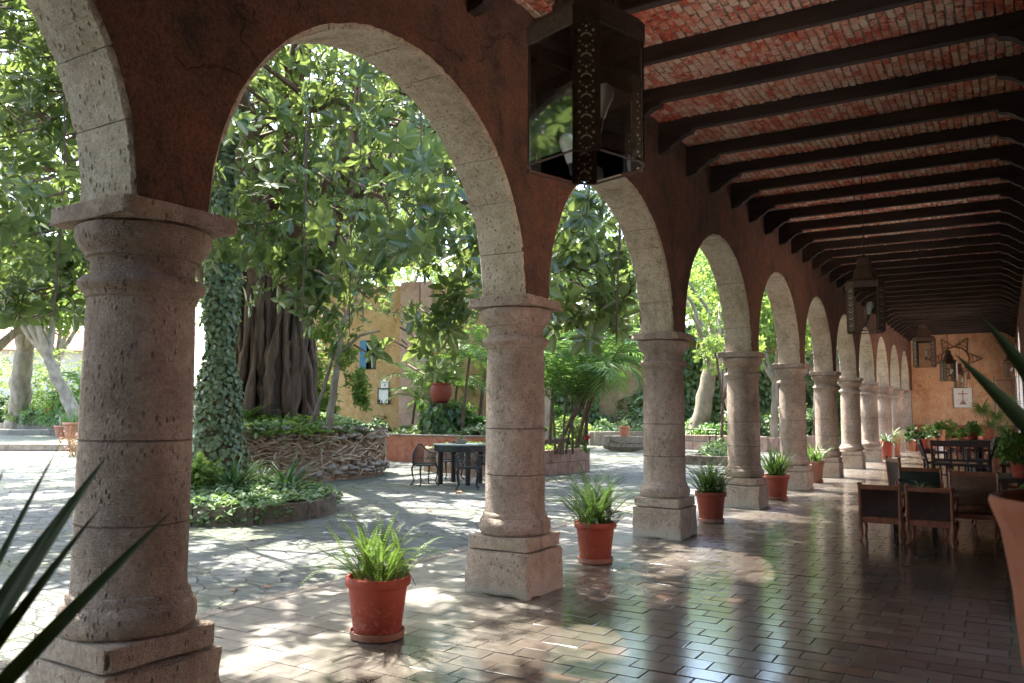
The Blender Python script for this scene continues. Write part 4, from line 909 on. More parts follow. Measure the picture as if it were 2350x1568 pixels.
# ---- palms
def palm(name, base, H, nf, L, leaf, label, seed, lean=(.2, .1), r=.06, multi=1, mat='palmleaf', wr=.07, el=(.2, 1.4), curve=(1.2, 2.4), nl=26):
    t_ = empty(name, base, 0, label, 'palm'); rnd_ = random.Random(seed); parts = []; g = G(); gs = G()
    for m_ in range(multi):
        a = rnd_.uniform(0, 6.28); b0 = (rnd_.uniform(-.2, .2)*(multi > 1), rnd_.uniform(-.2, .2)*(multi > 1), 0); hh = H*rnd_.uniform(.75, 1.05) if multi > 1 else H; ld = (lean[0]+rnd_.uniform(-.4, .4)*(multi > 1), lean[1]+rnd_.uniform(-.4, .4)*(multi > 1))
        pts = [Vector((b0[0]+ld[0]*(k/8)**1.5, b0[1]+ld[1]*(k/8)**1.5, hh*k/8)) for k in range(9)]; g.tube(pts, [r*(1.1-.35*k/8) for k in range(9)], 8, jit=.05)
        for k in range(nf):
            (v, f), pp = frond(pts[-1], 2.4*k+a, rnd_.uniform(*el), L*rnd_.uniform(.75, 1.1), nl, leaf, wr, rnd_.uniform(*curve), g=rnd_, hang=.35, ang=.95); parts.append((v, f)); gs.tube([Vector(q) for q in pp[::3]], .012, 4, cap=False)
    V, F = join(parts); g.build('trunk', M['stem'], t_, smooth=True); npmesh('fronds', V, F, M[mat], t_); gs.build('frond_stems', M['palmleaf'], t_); return t_
palm('slender_palm', (*at(1062, 24.6)[:2], .6), 2.5, 15, 1.9, .42, 'slender palm with a thin bare stem just left of the second column', 1, (.05, .3), .05)
palm('bright_palm', (*at(975, 26.4)[:2], .6), 1.2, 10, 1.6, .38, 'sunlit pale palm left of the red jar against the ochre wall', 2, (-.2, .1), .05, mat='spider')
palm('back_palm', (*at(1100, 27)[:2], .4), 3.0, 14, 2.1, .42, 'taller palm at the back partly hidden behind the second column', 3, (.2, .2), .07)
palm('feathery_palm', (*at(1040, 27.0)[:2], .5), 1.8, 13, 2.0, .45, 'bushy palm with drooping fronds right behind the round red jar', 41, (.1, .1), .05, nl=20, wr=.09)
palm('pale_palm', (*at(945, 27.2)[:2], .4), 1.9, 9, 1.7, .42, 'tall pale sunlit palm fronds in front of the pink pilaster', 42, (.3, 0), .045, mat='spider', nl=20, wr=.09)
shrub_later = [(1085, 25.6, 1.6, 1.5, 'palmleaf', 'leafy shrub in the long bed just left of the second column'), (930, 26, 1.3, .8, 'ivylight', 'low pale plants at the foot of the pink pilaster'), (1045, 26.5, 1.8, 1.7, 'darkleaf', 'dark shrub behind the vine covered pedestal')]
# right hand planter
C1, C2, C3, C4 = (-9.75, 15.6), (-9.14, 18.84), (-13.2, 20.6), (-12.6, 16.6)
rp_ = empty('stone_block_planter', (0, 0, 0), 0, 'raised planter faced with pinkish stone blocks and filled with bamboo palms', 'planter')
g = G(); rk = random.Random(8)
def blockwall(g, a, b, z0, z1, th=.14, bl=.42, rows=2):
    a, b = Vector((*a, 0)), Vector((*b, 0)); L_ = (b-a).length; d = (b-a)/L_; an = math.atan2(d.y, d.x); hh = (z1-z0)/rows; x = 0
    for r_ in range(rows):
        x = -bl*.5*(r_ % 2)
        while x < L_:
            w_ = bl*rk.uniform(.8, 1.15); x0, x1 = max(0, x), min(L_, x+w_); x += w_
            if x1-x0 < .05: continue
            c = a+d*((x0+x1)/2); g.box((c.x, c.y, z0+hh*(r_+.5)), (x1-x0-.008, th+rk.uniform(-.012, .012), hh-.008), rz=an, bev=.01, jit=.003)
for a, b in ((C1, C2), (C2, C3), (C3, C4), (C4, C1)): blockwall(g, a, b, -.08, .55)
g.build('stone_blocks', M['planterstone'], rp_)
g = G(); g.prism([C1, C2, C3, C4], .1, .44); g.build('soil', M['soil'], rp_)
gg = np.random.default_rng(31); n = 2600; s1, s2 = gg.uniform(0, 1, (n, 1)), gg.uniform(0, 1, (n, 1)); Pq = (np.array(C1)*(1-s1)+np.array(C2)*s1)*(1-s2)+(np.array(C4)*(1-s1)+np.array(C3)*s1)*s2
P = np.concatenate([Pq, .46+.25*vnoise(Pq, 1.4, 2)[:, None]*gg.uniform(.1, 1, (n, 1))], 1); P[:, 2] += 0; groundcover('planter_creeper', P, M['yellowleaf'], .11, 15, None, 'light green creeper on top of the stone block planter')
palm('clump_palm', (*at(1290, 19.6)[:2], .45), 1.5, 5, 2.3, .46, 'clump of bamboo palms rising from the stone block planter behind the second column', 11, (.3, .1), .03, 7, el=(.75, 1.5), curve=(1.3, 2.6), nl=20, wr=.085)
palm('leaning_palm', (*at(1335, 21)[:2], .5), 2.7, 9, 2.3, .55, 'palm with long drooping fronds between the second and third columns', 12, (.5, .4), .05, 2, el=(.2, 1.3), curve=(1.5, 2.6), nl=22, wr=.08)
palm('arching_palm', (*at(1322, 20.6)[:2], .45), 2.1, 10, 1.9, .5, 'large palm arching over the stone trough left of the third column', 43, (1.15, -.5), .045, nl=22, wr=.08, el=(.3, 1.3), curve=(1.5, 2.6))
palm('thick_palm', (*at(1262, 22.5)[:2], .4), 1.9, 9, 2.2, .5, 'palm rising directly right of the second column', 44, (.1, .1), .05, nl=20, wr=.09)
br = empty('red_bromeliad', (*at(1345, 19.5)[:2], .48), 0, 'small plant with bright red flower bracts at the end of the stone planter', 'flower')
parts = [strap_leaf((0, 0, .0), 2.4*k, random.uniform(.4, 1.2), .45, .05, 1.0) for k in range(12)]; V, F = join(parts); npmesh('leaves', V, F, M['palmleaf'], br)
parts = [strap_leaf((0.02*(k % 3), .03*(k % 2), .32), 2.4*k, random.uniform(.3, 1.4), .20, .055, .8) for k in range(14)]; V, F = join(parts); npmesh('flower', V, F, M['flowerred'], br)

# ---- far garden: trough, low wall, bench, trees, ivy wall
tx, ty, _ = at(1436, 31.4); ta = math.radians(8)
tr = empty('stone_trough', (tx, ty, -.045), ta, 'cracked boat shaped stone trough on the paving between the second and third columns', 'trough')
g = G(); prf = [(-.82, 0), (-.62, -.0)]
V = []; F = []; NX = 15
for i in range(NX+1):
    t_ = -1+2*i/NX; hw = .34*(1-abs(t_)**5*.25); zb = .02+.10*abs(t_)**5; L2 = t_*(.86)
    for (yy_, zz_) in ((-hw*.72, zb), (-hw, zb+.16), (-hw*1.02, .58), (hw*1.02, .58), (hw, zb+.16), (hw*.72, zb)): V.append((L2+random.uniform(-.008, .008), yy_+random.uniform(-.012, .012), zz_+random.uniform(-.008, .008)))
for i in range(NX):
    for j in range(6): F.append((i*6+j, (i+1)*6+j, (i+1)*6+(j+1) % 6, i*6+(j+1) % 6))
F.append((0, 1, 2, 3, 4, 5)); F.append(tuple(NX*6+j for j in range(6))[::-1]); g.add(V, F); g.build('trough_body', M['greystone'], tr)
g = G()
for pts in ([(-.55, .60), (-.50, .42), (-.58, .30), (-.62, .18), (-.50, .10)], [(-.50, .40), (-.30, .36), (-.05, .31), (.3, .33), (.75, .34)], [(-.05, .31), (-.12, .2), (-.2, .1), (-.3, .05)]): g.tube([(x, -.345-.0*x, z) for x, z in pts], .010, 4)
g.build('cracks', M['wood'], tr)
def pot_mesh(g, r, h, rim=True):
    pr = [(r*.70, 0), (r*.74, h*.05), (r*.90, h*.80), (r*.92, h*.82)] + ([(r*.97, h*.83), (r, h*.85), (r*1.01, h*.97), (r*.98, h)] if rim else [(r, h)]) + [(r*.90, h*.995), (r*.88, h*.90), (r*.1, h*.88)]
    g.lathe(pr, 32, jit=.003, cap=False); return g
def potted(name, loc, r, h, label, mat='pot', saucer=True, group=None):
    t_ = empty(name, loc, 0, label, 'potted plant', group); g = G(); pot_mesh(g, r, h); o = g.build('pot', M[mat], t_, smooth=50); o.location = (0, 0, .035 if saucer else 0)
    if saucer: g = G(); g.lathe([(r*.72, 0), (r*.82, .008), (r*.86, .05), (r*.82, .052), (r*.79, .03), (.01, .03)], 28, jit=.003); g.build('saucer', M['saucer'], t_, smooth=50)
    return t_
t_ = potted('potted_agave', (tx-.05, ty-.02, .52), .22, .40, 'small orange terracotta pot with a spiky agave on the stone trough', 'potpale', False)
V, F = join([strap_leaf((0, 0, .36), 2.4*k, random.uniform(.3, 1.3), .42, .05, .5) for k in range(22)]); npmesh('leaves', V, F, M['spider'], t_)
lw = empty('low_stone_wall', (0, 0, 0), 0, 'low stone edging wall of the far bed behind the trough', 'wall'); g = G()
a, b, c_ = at(1361, 36.5), at(1500, 38.5), at(1330, 44); blockwall(g, a[:2], b[:2], -.1, .58, .3, .9, 1); blockwall(g, a[:2], c_[:2], -.1, .58, .3, .9, 1); g.build('stone_blocks', M['greystone'], lw)
lw = empty('low_pink_wall', (0, 0, 0), 0, 'low pinkish block wall of the bed behind the iron bench', 'wall'); g = G()
a, b = at(1560, 33.5), at(1760, 31.5); blockwall(g, a[:2], b[:2], -.1, .55, .3, .55, 1); blockwall(g, b[:2], at(1900, 36)[:2], -.1, .5, .3, .55, 1); g.build('stone_blocks', M['planterstone'], lw)
bn = empty('iron_bench', (*at(1592, 31.0)[:2], -.045), R(-14), 'black iron garden bench partly hidden behind the third column', 'bench'); g = G()
for x in (-.8, .8):
    g.tube([(x, -.25, 0), (x, -.22, .42), (x, -.24, .62)], .022, 6); g.tube([(x, .22, 0), (x, .2, .42), (x, .27, .86)], .022, 6); g.tube([(x, -.24, .62), (x, .24, .62)], .02, 6)
g.build('frame', M['iron'], bn); g = G()
for k in range(6): g.box((0, -.2+.08*k, .43), (1.6, .05, .02))
g.build('seat', M['iron'], bn); g = G()
for k in range(17): g.tube([(-.76+.095*k, .2, .45), (-.76+.095*k, .27, .86)], .009, 4)
g.tube([(-.8, .27, .86), (.8, .27, .86)], .02, 6); g.build('backrest', M['iron'], bn)
x0, y0 = at(1180, 41)[:2]; x1, y1 = -3.9, 45.5; an = math.atan2(y1-y0, x1-x0); LL = math.hypot(x1-x0, y1-y0)
iw = empty('garden_wall', (x0, y0, 0), an, 'high old garden wall behind the trees, mostly hidden by ivy', 'wall'); g = G(); g.box((LL/2, .25, 2.8), (LL, .5, 5.8)); g.build('wall', M['greenwall'], iw)
n = 20000; gg = np.random.default_rng(41); u_, z_ = gg.uniform(0, LL, n), gg.uniform(.1, 5.9, n); k_ = .6*vnoise(np.stack([u_, z_], 1), .35, 5)+.4*vnoise(np.stack([u_, z_], 1), 1.1, 6)
s_ = (k_ > .34) | (z_ > 5.2); u_, z_ = u_[s_], z_[s_]; n = len(u_); P = np.stack([u_, -.05-gg.uniform(0, .35, n), z_], 1); V, F = leaves(P, np.stack([gg.normal(0, .6, n), gg.normal(0, .3, n), -np.ones(n)], 1), np.stack([gg.normal(0, .4, n), -np.ones(n), gg.uniform(0, 1, n)], 1), gg.uniform(.14, .30, n), .9)
tg = npmesh('climbing_ivy', V, F, M['darkleaf'], iw)
# bed planting in front of the garden wall
def shrub(name, px, dpt, w_, h_, mat, label, seed, ls=.12, n=500, z=0, cat='shrub', grp=None):
    t_ = empty(name, (*at(px, dpt)[:2], z), 0, label, cat, grp); g_ = np.random.default_rng(seed); P = unit(g_.normal(0, 1, (n, 3)))*g_.uniform(.3, 1, (n, 1))**.5; P[:, 2] = np.abs(P[:, 2]); k_ = vnoise(P, 2.5, seed); P = P*np.array([w_/2, w_/2, h_])*(.75+.5*k_[:, None]); A = unit(P+np.array([0, 0, .3])+g_.normal(0, .4, (n, 3)))
    V, F = rosettes(P, A, 5, ls, .4, g_, .5); npmesh('foliage', V, F, M[mat], t_); g = G()
    for k in range(6): q = P[k*7]; g.tube([(0, 0, -.05), tuple(q*.5+np.array([.02, 0, 0])), tuple(q)], .014, 4)
    g.build('stems', M['stem'], t_); return t_
SH = shrub_later+[(1262, 39, 2.6, 1.5, 'palmleaf', 'pale broad leaved shrub just right of the second column'), (1310, 38, 2.4, 1.1, 'yellowleaf', 'sunlit low shrub behind the red flower bracts'), (1385, 38.5, 2.2, .9, 'ivylight', 'whitish low plants behind the stone trough'), (1452, 39.5, 2.2, 1.2, 'ivylight', 'pale leafy plants right of the pot on the trough'),
      (1600, 36, 2.2, .85, 'ivylight', 'bright low plants above the bench back'), (1640, 35, 2.0, .9, 'palmleaf', 'leafy bed plants right of the bench'), (1700, 36, 3.0, 1.7, 'darkleaf', 'dark shrub against the garden wall behind the fourth column'), (1800, 38, 3.0, 1.6, 'darkleaf', 'dark shrub far back right of the fourth column'), (1860, 37, 2.5, 1.8, 'darkleaf', 'dark shrub far back behind the fifth column'), (1480, 40, 3.5, 2.6, 'darkleaf', 'tall dark shrub behind the third column'), (1935, 40, 2.5, 2.2, 'darkleaf', 'dark shrub in the gap after the sixth column'), (1980, 41, 2.5, 2.2, 'palmleaf', 'green shrub in the narrow gap by the seventh column')]
for i, (px, dpt, w_, h_, m_, lb) in enumerate(SH): shrub('garden_shrub', px, dpt, w_, h_, m_, lb, 60+i, .22, 420, .1)
# background trees
def btree(px, dpt, H, rad, label, seed, lean=(0, 0), r0=.22, leafm='yellowleaf', n=900, ls=.26, bark='palebark', name='garden_tree', zc=None, forks=5):
    b = at(px, dpt); rnd_ = random.Random(seed); zf = H*.38; top = (lean[0], lean[1], H*.75)
    f0_ = (lean[0]*.5, lean[1]*.5, zf); stems = [([(0, 0, -.1), (lean[0]*.25, lean[1]*.25, zf*.5), f0_], r0, r0*.72)]; blobs = []
    for k in range(forks):
        a = 2*math.pi*k/forks+rnd_.uniform(-.4, .4); q = rad*rnd_.uniform(.45, .8); e_ = (f0_[0]+lean[0]*.5+q*math.cos(a), f0_[1]+lean[1]*.5+q*math.sin(a), H*rnd_.uniform(.65, .92)); m_ = ((f0_[0]+e_[0])/2+rnd_.uniform(-.3, .3), (f0_[1]+e_[1])/2, (zf+e_[2])/2+.3)
        stems.append(([f0_, m_, e_], r0*.55, r0*.12)); blobs.append((e_[0], e_[1], e_[2], rad*.55, rad*.55, H*.2, n//forks)); blobs.append((m_[0], m_[1], m_[2]+H*.12, rad*.45, rad*.45, H*.14, n//forks//2))
    return small_tree(name, b, stems, label, blobs, leafm, ls, seed=seed, bark=bark, ring=6, spread=.35)
btree(1588, 36, 9, 3.4, 'tree with a thick pale leaning trunk between the third and fourth columns', 3, (1.6, .5), .42, n=1500)
btree(1700, 27, 8.5, 2.4, 'pale twisted tree seen high in the third arch', 5, (-1.6, .5), .18, n=420, ls=.2)
btree(1652, 24, 4.6, 1.0, 'thin young tree standing alone in the small curbed bed', 6, (.15, 0), .055, n=140, ls=.16, bark='stem')
btree(1772, 32, 7, 2.2, 'slender multi stemmed tree between the fourth and fifth columns', 7, (.2, .2), .16, n=520)
btree(1868, 36, 8, 2.6, 'leafy tree seen past the fifth column', 8, (.3, 0), .16, n=620)
btree(1935, 38, 8, 2.6, 'leafy tree seen past the sixth column', 9, (0, 0), .16, n=620)
btree(1350, 44, 11, 4.6, 'tall light green tree behind the garden wall', 10, (0, .5), .35, n=1900, ls=.3)
btree(1480, 52, 12, 5.0, 'tall tree far behind the garden wall', 13, (0, .5), .35, n=1900, ls=.32)
btree(1680, 52, 12, 4.6, 'far tree above the garden wall after the third column', 14, (0, .5), .35, n=1300, ls=.32)
btree(1250, 34, 9, 3.2, 'light green tree rising behind the second column', 15, (.4, 0), .2, n=1100, ls=.24)
btree(560, 36, 11, 4.5, 'sunlit tree far behind the big trunk', 16, (0, 0), .3, n=1700, ls=.3)
btree(760, 38, 12, 5.0, 'sunlit tree rising behind the ochre building', 17, (0, 0), .3, n=2200, ls=.3)
btree(1010, 40, 11, 3.6, 'sunlit tree above the right end of the ochre building', 18, (2.6, 1.6), .3, n=420, ls=.3)
btree(880, 48, 14, 4.6, 'tall far tree behind the ochre building', 19, (0, 0), .3, n=600, ls=.32)
shrub('garden_shrub', 712, 25, 1.8, 3.4, 'yellowleaf', 'bushy green shrub between the big trunk and the ochre wall', 81, .2, 700, .3)
shrub('garden_shrub', 690, 26, 3.0, 2.4, 'darkleaf', 'dark shrub low behind the big trunk', 82, .2, 500, .3)
shrub('garden_shrub', 868, 28, 1.5, 1.0, 'darkleaf', 'dark shrub at the foot of the ochre wall', 83, .14, 260, .2)
# small curbed bed right of third column
sb = empty('small_curbed_bed', (*at(1650, 24)[:2], -.045), 0, 'small square curbed bed around the thin young tree', 'flower bed'); g = G()
for (x, y, sx_, sy_) in ((0, -.7, 1.7, .14), (0, .7, 1.7, .14), (-.78, 0, .14, 1.26), (.78, 0, .14, 1.26)): g.box((x, y, .12), (sx_, sy_, .3), bev=.015)
g.build('curb', M['mosscurb'], sb); g = G(); g.box((0, 0, .1), (1.4, 1.26, .2)); g.build('soil', M['soil'], sb)
shrub('bed_shrub', 1650, 24, 1.3, .45, 'ivylight', 'pale low plants around the thin young tree', 84, .12, 260, .2)

# ================================================================== left side of the garden
tz = .14
g = G(); a, b = at(-700, 30.5), at(560, 30.5)
ter = empty('terrace_step', (0, 0, 0), 0, 'long low stone step up to the mossy terrace at the left', 'step')
g.prism([at(-700, 31.2)[:2], at(520, 31.2)[:2], at(520, 60)[:2], at(-700, 60)[:2]], -.1, .14); g.build('step_slab', M['paving'], ter)
g = G(); blockwall(g, at(-700, 31.0)[:2], at(520, 31.0)[:2], -.1, .15, .3, 1.3, 1); g.build('step_edge', M['greystone'], ter)
s2 = empty('terrace_stairs', (0, 0, 0), 0, 'two stone steps and a ramp leading up to the planted terrace at far left', 'stairs'); g = G()
g.prism([at(28, 41)[:2], at(300, 41)[:2], at(300, 60)[:2], at(-300, 60)[:2], at(-300, 47)[:2]], .0, .40); g.build('lower_step', M['greystone'], s2); g = G()
g.prism([at(8, 43.5)[:2], at(300, 43.5)[:2], at(300, 62)[:2], at(-300, 62)[:2], at(-300, 48)[:2]], .1, .70); g.build('upper_step', M['greystone'], s2)
btree(45, 44, 12, 4.2, 'gnarled old tree with a thick pale trunk at far left', 30, (.8, 0), .62, n=1700, ls=.3)
btree(205, 38, 10, 3.4, 'pale trunk leaning left behind the first column', 31, (-4.2, -1.5), .34, n=1200, ls=.28)
btree(-60, 40, 10, 4.0, 'leafy tree at the left edge beyond the terrace', 32, (1.5, 0), .5, n=1200, ls=.3)
btree(130, 52, 12, 4.6, 'tall sunlit tree beyond the left terrace', 33, (0, 0), .3, n=1700, ls=.3)
btree(330, 44, 12, 4.5, 'tall tree behind the first column', 34, (0, 0), .3, n=1300, ls=.3)
wb = empty('white_house', (*at(40, 62)[:2], 0), R(40), 'white house with a red tiled roof behind the left trees', 'house'); g = G(); g.box((0, 0, 2.9), (16, 8, 5.8)); g.build('wall', M['white'], wb)
g = G(); g.add([(-8.5, -4.6, 5.7), (8.5, -4.6, 5.7), (8.5, 0, 7.6), (-8.5, 0, 7.6), (8.5, 4.6, 5.7), (-8.5, 4.6, 5.7)], [(0, 1, 2, 3), (3, 2, 4, 5), (1, 4, 2), (0, 3, 5), (0, 5, 4, 1)]); g.build('roof', M['rooftile'], wb)
for i, (px, dpt, w_, h_, m_, lb) in enumerate([(82, 44, 1.6, 1.0, 'ivylight', 'round pale clipped bush at the top of the left steps'), (20, 52, 6.5, 5.0, 'yellowleaf', 'tall mass of light green shrubs before the white house'), (125, 46, 5.5, 4.2, 'yellowleaf', 'large yellow green shrub beyond the left steps'), (175, 43, 3.4, 2.4, 'palmleaf', 'dense green shrub beside the first column at left'), (5, 45, 2.2, 1.5, 'darkleaf', 'dark shrub at the left edge of the garden'), (160, 41, 1.1, .9, 'ivylight', 'pale bush growing over the stone urn')]): shrub('terrace_shrub', px, dpt, w_, h_, m_, lb, 90+i, .16 if w_ < 2 else .24, 420, .7)
palm('terrace_palm', (*at(196, 41)[:2], .7), 1.6, 11, 2.2, .5, 'drooping palm just left of the first column', 35, (0, 0), .07)
def leftpot(px, dpt, r, h, z, label, plant=True, tilt=0, mat='pot'):
    t_ = potted('terrace_pot', (*at(px, dpt)[:2], z), r, h, label, mat, False)
    if tilt: t_.rotation_euler = (0, tilt, 0)
    if plant: V, F = join([strap_leaf((random.uniform(-r/2, r/2), random.uniform(-r/2, r/2), h*.9), 2.4*k, random.uniform(1.1, 1.5), random.uniform(.5, .9), .09, .25) for k in range(14)]); npmesh('leaves', V, F, M['palmleaf'], t_)
    return t_
leftpot(148, 44, .62, .9, .75, 'large bright red pot tilted on the left terrace', True, -.5); leftpot(62, 45.5, .8, .75, .7, 'wide red planter in front of the gnarled tree')
leftpot(153, 38.5, .42, .55, .14, 'small terracotta pot with upright leaves beside the stone urn', mat='potpale'); leftpot(178, 37.6, .52, .72, .14, 'larger terracotta pot with sword like leaves beside the first column', mat='potpale'); leftpot(120, 45, .4, .6, .7, 'dark red pot left of the tilted pot')
ur = empty('stone_urn', (*at(163, 40.5)[:2], .14), 0, 'tall pale stone urn by the left steps', 'urn'); g = G(); g.lathe([(.30, 0), (.36, .3), (.42, .7), (.40, .95), (.34, 1.0)], 16, jit=.03); g.build('urn_body', M['greystone'], ur, smooth=True)
dv = empty('dry_shrub', (*at(182, 26)[:2], -.04), 0, 'dry leafless creeper stems beside the shaft of the first column', 'dry plant'); g = G()
for k in range(40):
    a = random.uniform(0, 6.28); g.tube([(random.gauss(0, .12), random.gauss(0, .12), 0), (.2*math.cos(a), .2*math.sin(a), .4), (.3*math.cos(a+.6), .3*math.sin(a+.6), random.uniform(.5, 1.0))], .008, 4)
g.build('stems', M['root'], dv); P = re.normal(0, .22, (140, 3))+np.array([0, 0, .45]); P[:, 2] = np.abs(P[:, 2]); V, F = leaves(P, re.normal(0, 1, (140, 3)), re.normal(0, 1, (140, 3)), .09, .6); npmesh('withered_leaves', V, F, M['dryleaf'], dv)
# ================================================================== potted ferns along the arcade
FG = 'potted ferns standing between the columns'
def potted_fern(loc, r, h, nf, L, leaf, mat, label, seed, el=(.55, 1.4), curve=(.5, 1.6), wr=.34, nl=22, group=FG, hang=.05, dens=1):
    t_ = potted('potted_fern', loc, r, h, label, 'pot', True, group); g = G(); g.lathe([(r*.86, h*.86), (.01, h*.9)], 20, cap=False); g.build('soil', M['soil'], t_)
    f = bpy.data.objects.new('fern', None); link(f, t_); f.location = (0, 0, .03+h*.86)
    fern_plant('fern', None, nf, L, leaf, mat, '', seed=seed, spread=r*.36, ang=1.2, el=el, curve=curve, nl=nl, wr=wr, parent=f, hang=hang); return t_
potted_fern(at(877, 5.44), .212, .36, 70, .52, .028, M['fern'], 'large red clay pot with a light green sword fern, nearest the camera', 1, el=(.75, 1.55), curve=(.3, 1.9), nl=30, wr=.42)
potted_fern(at(1365, 8.12),   .205, .36, 105, .68, .030, M['fern2'], 'red pot with a dark bushy fern just right of the second column', 2, el=(.6, 1.55), curve=(.3, 1.4), nl=32, wr=.4)
potted_fern(at(1627, 11.1), .21, .37, 95, .60, .034, M['fern2'], 'red pot with a dark fern just left of the fourth column', 3, el=(.5, 1.5), curve=(.4, 1.5), nl=22, wr=.5)
def potted_strap(loc, r, h, n, L, W, mat, label, seed, el=(.9, 1.5), curve=(.2, 1.0), group=FG, potm='pot'):
    t_ = potted('potted_fern', loc, r, h, label, potm, True, group); rn_ = random.Random(seed)
    V, F = join([strap_leaf((rn_.uniform(-r*.5, r*.5), rn_.uniform(-r*.5, r*.5), h*.9), 2.4*k, rn_.uniform(*el), L*rn_.uniform(.6, 1.1), W, rn_.uniform(*curve)) for k in range(n)]); npmesh('leaves', V, F, mat, t_); return t_
potted_strap(at(1777, 14.0), .215, .38, 84, .62, .035, M['palmleaf'], 'red pot with upright green leaves between the fourth and fifth columns', 4)
potted_strap((-3.5, 18.2, 0), .2, .42, 44, .6, .04, M['palmleaf'], 'dark pot with tall light leaves behind the fifth column', 5, potm='saucer')
potted_strap((-3.25, 28.3, .0), .2, .55, 30, .62, .05, M['strap'], 'pot with arching dark blades beside the seventh column', 6, el=(.3, 1.4), curve=(1.0, 2.2))
potted_strap((-3.3, 30.6, .0), .28, .62, 60, .62, .05, M['spider'], 'square shouldered pot with bright drooping leaves far down the arcade', 7, el=(.2, 1.4), curve=(.8, 2.2), potm='potpale')

# ================================================================== court table and cast chairs
tbx, tby = -9.8, 14.1
tb = empty('garden_table', (tbx, tby, -.045), R(10), 'round dark metal garden table with a grey top on four square legs', 'table')
g = G(); g.lathe([(.54, .80), (.575, .805), (.575, .825), (.565, .83), (.01, .832)], 48); g.build('tabletop', M['tabletop'], tb, smooth=40)
g = G(); g.lathe([(.555, .68), (.565, .69), (.565, .80), (.53, .80), (.53, .68)], 48, cap=False); g.build('apron', M['iron'], tb, smooth=40)
for k in range(4): g = G(); a = R(45+90*k); g.box((.44*math.cos(a), .44*math.sin(a), .35), (.085, .085, .70), rz=a, bev=.008); g.build('leg', M['iron'], tb)
tp = empty('table_planter', (tbx+.02, tby-.02, .787), 0, 'small grey bowl with a tiny plant on the round garden table', 'planter'); g = G(); g.lathe([(.08, 0), (.11, .01), (.12, .09), (.115, .10), (.10, .09), (.01, .085)], 20, cap=False); g.build('bowl', M['greystone'], tp, smooth=50)
V, F = join([strap_leaf((0, 0, .08), 2.4*k, random.uniform(.6, 1.4), .14, .022, .6) for k in range(14)]); npmesh('leaves', V, F, M['palmleaf'], tp)
def cast_chair():
    t_ = empty('garden_chair', (0, 0, 0), 0, '', 'chair', 'cast metal chairs round the garden table')
    g = G(); n = 18; g.lathe([(.20, .40), (.225, .405), (.225, .425), (.20, .43), (.01, .425)], 24, sc=(1, 1)); g.build('seat', M['iron'], t_)
    def rail(u, z): a = math.pi*(1+u); r = .26; return (r*math.cos(a), .0+r*1.0*math.sin(a)*.95, z)       # half circle round the back (-y)
    g = G(); top = [Vector(rail(k/20, .655+.18*math.exp(-((k/20-.5)/.16)**2))) for k in range(21)]; g.tube(top, .013, 6)
    low = [Vector(rail(k/20, .43)) for k in range(21)]; g.tube(low, .011, 6)
    for k in range(-3, 21):
        for sg in (1, -1):
            pts = []
            for i in range(5):
                u = (k+ (i*.95 if sg > 0 else 3.8-i*.95))/20
                if 0 <= u <= 1: zt = .655+.18*math.exp(-((u-.5)/.16)**2); pts.append(Vector(rail(u, .43+(zt-.43)*i/4)))
            if len(pts) > 1: g.tube(pts, .0065, 4, cap=False)
    for k in range(1, 20, 2): c_ = Vector(rail(k/20, .545)); g.tube([c_+Vector((.02*math.cos(a)*abs(c_.y)/.26, .02*math.cos(a)*c_.x/.26, .02*math.sin(a))) for a in [i*1.047 for i in range(7)]], .005, 4)
    g.build('lattice_back', M['iron'], t_)
    for (x, y) in ((.17, .15), (-.17, .15), (.17, -.17), (-.17, -.17)):
        d = Vector((x, y, 0)).normalized(); g = G(); p = [Vector((x, y, .42)), Vector((x, y, .34))+d*.045, Vector((x, y, .22))+d*.03, Vector((x, y, .10))-d*.005, Vector((x, y, .03))+d*.03, Vector((x, y, .0))+d*.075]; g.tube(p, [.02, .021, .016, .013, .013, .017], 7); g.build('leg', M['iron'], t_)
    return t_
c1 = cast_chair(); q = at(979, 16.75); c1.location = (q[0], q[1], -.045); c1.rotation_euler = (0, 0, R(-31-90+6)); c1['label'] = 'cast metal lattice chair on the left side of the garden table'
c2 = copy_tree(c1); q = at(1076, 16.0); c2.location = (q[0], q[1], -.045); c2.rotation_euler = (0, 0, R(31)); c2['label'] = 'cast metal lattice chair in front of the garden table, its back to the arcade'
c3 = copy_tree(c1); q = at(1040, 18.1); c3.location = (q[0], q[1], -.045); c3.rotation_euler = (0, 0, R(200)); c3['label'] = 'cast metal lattice chair on the far side of the garden table'
c4 = copy_tree(c1); q = at(1128, 17.3); c4.location = (q[0], q[1], -.045); c4.rotation_euler = (0, 0, R(70)); c4['label'] = 'cast metal lattice chair at the right end of the table, mostly behind the second column'

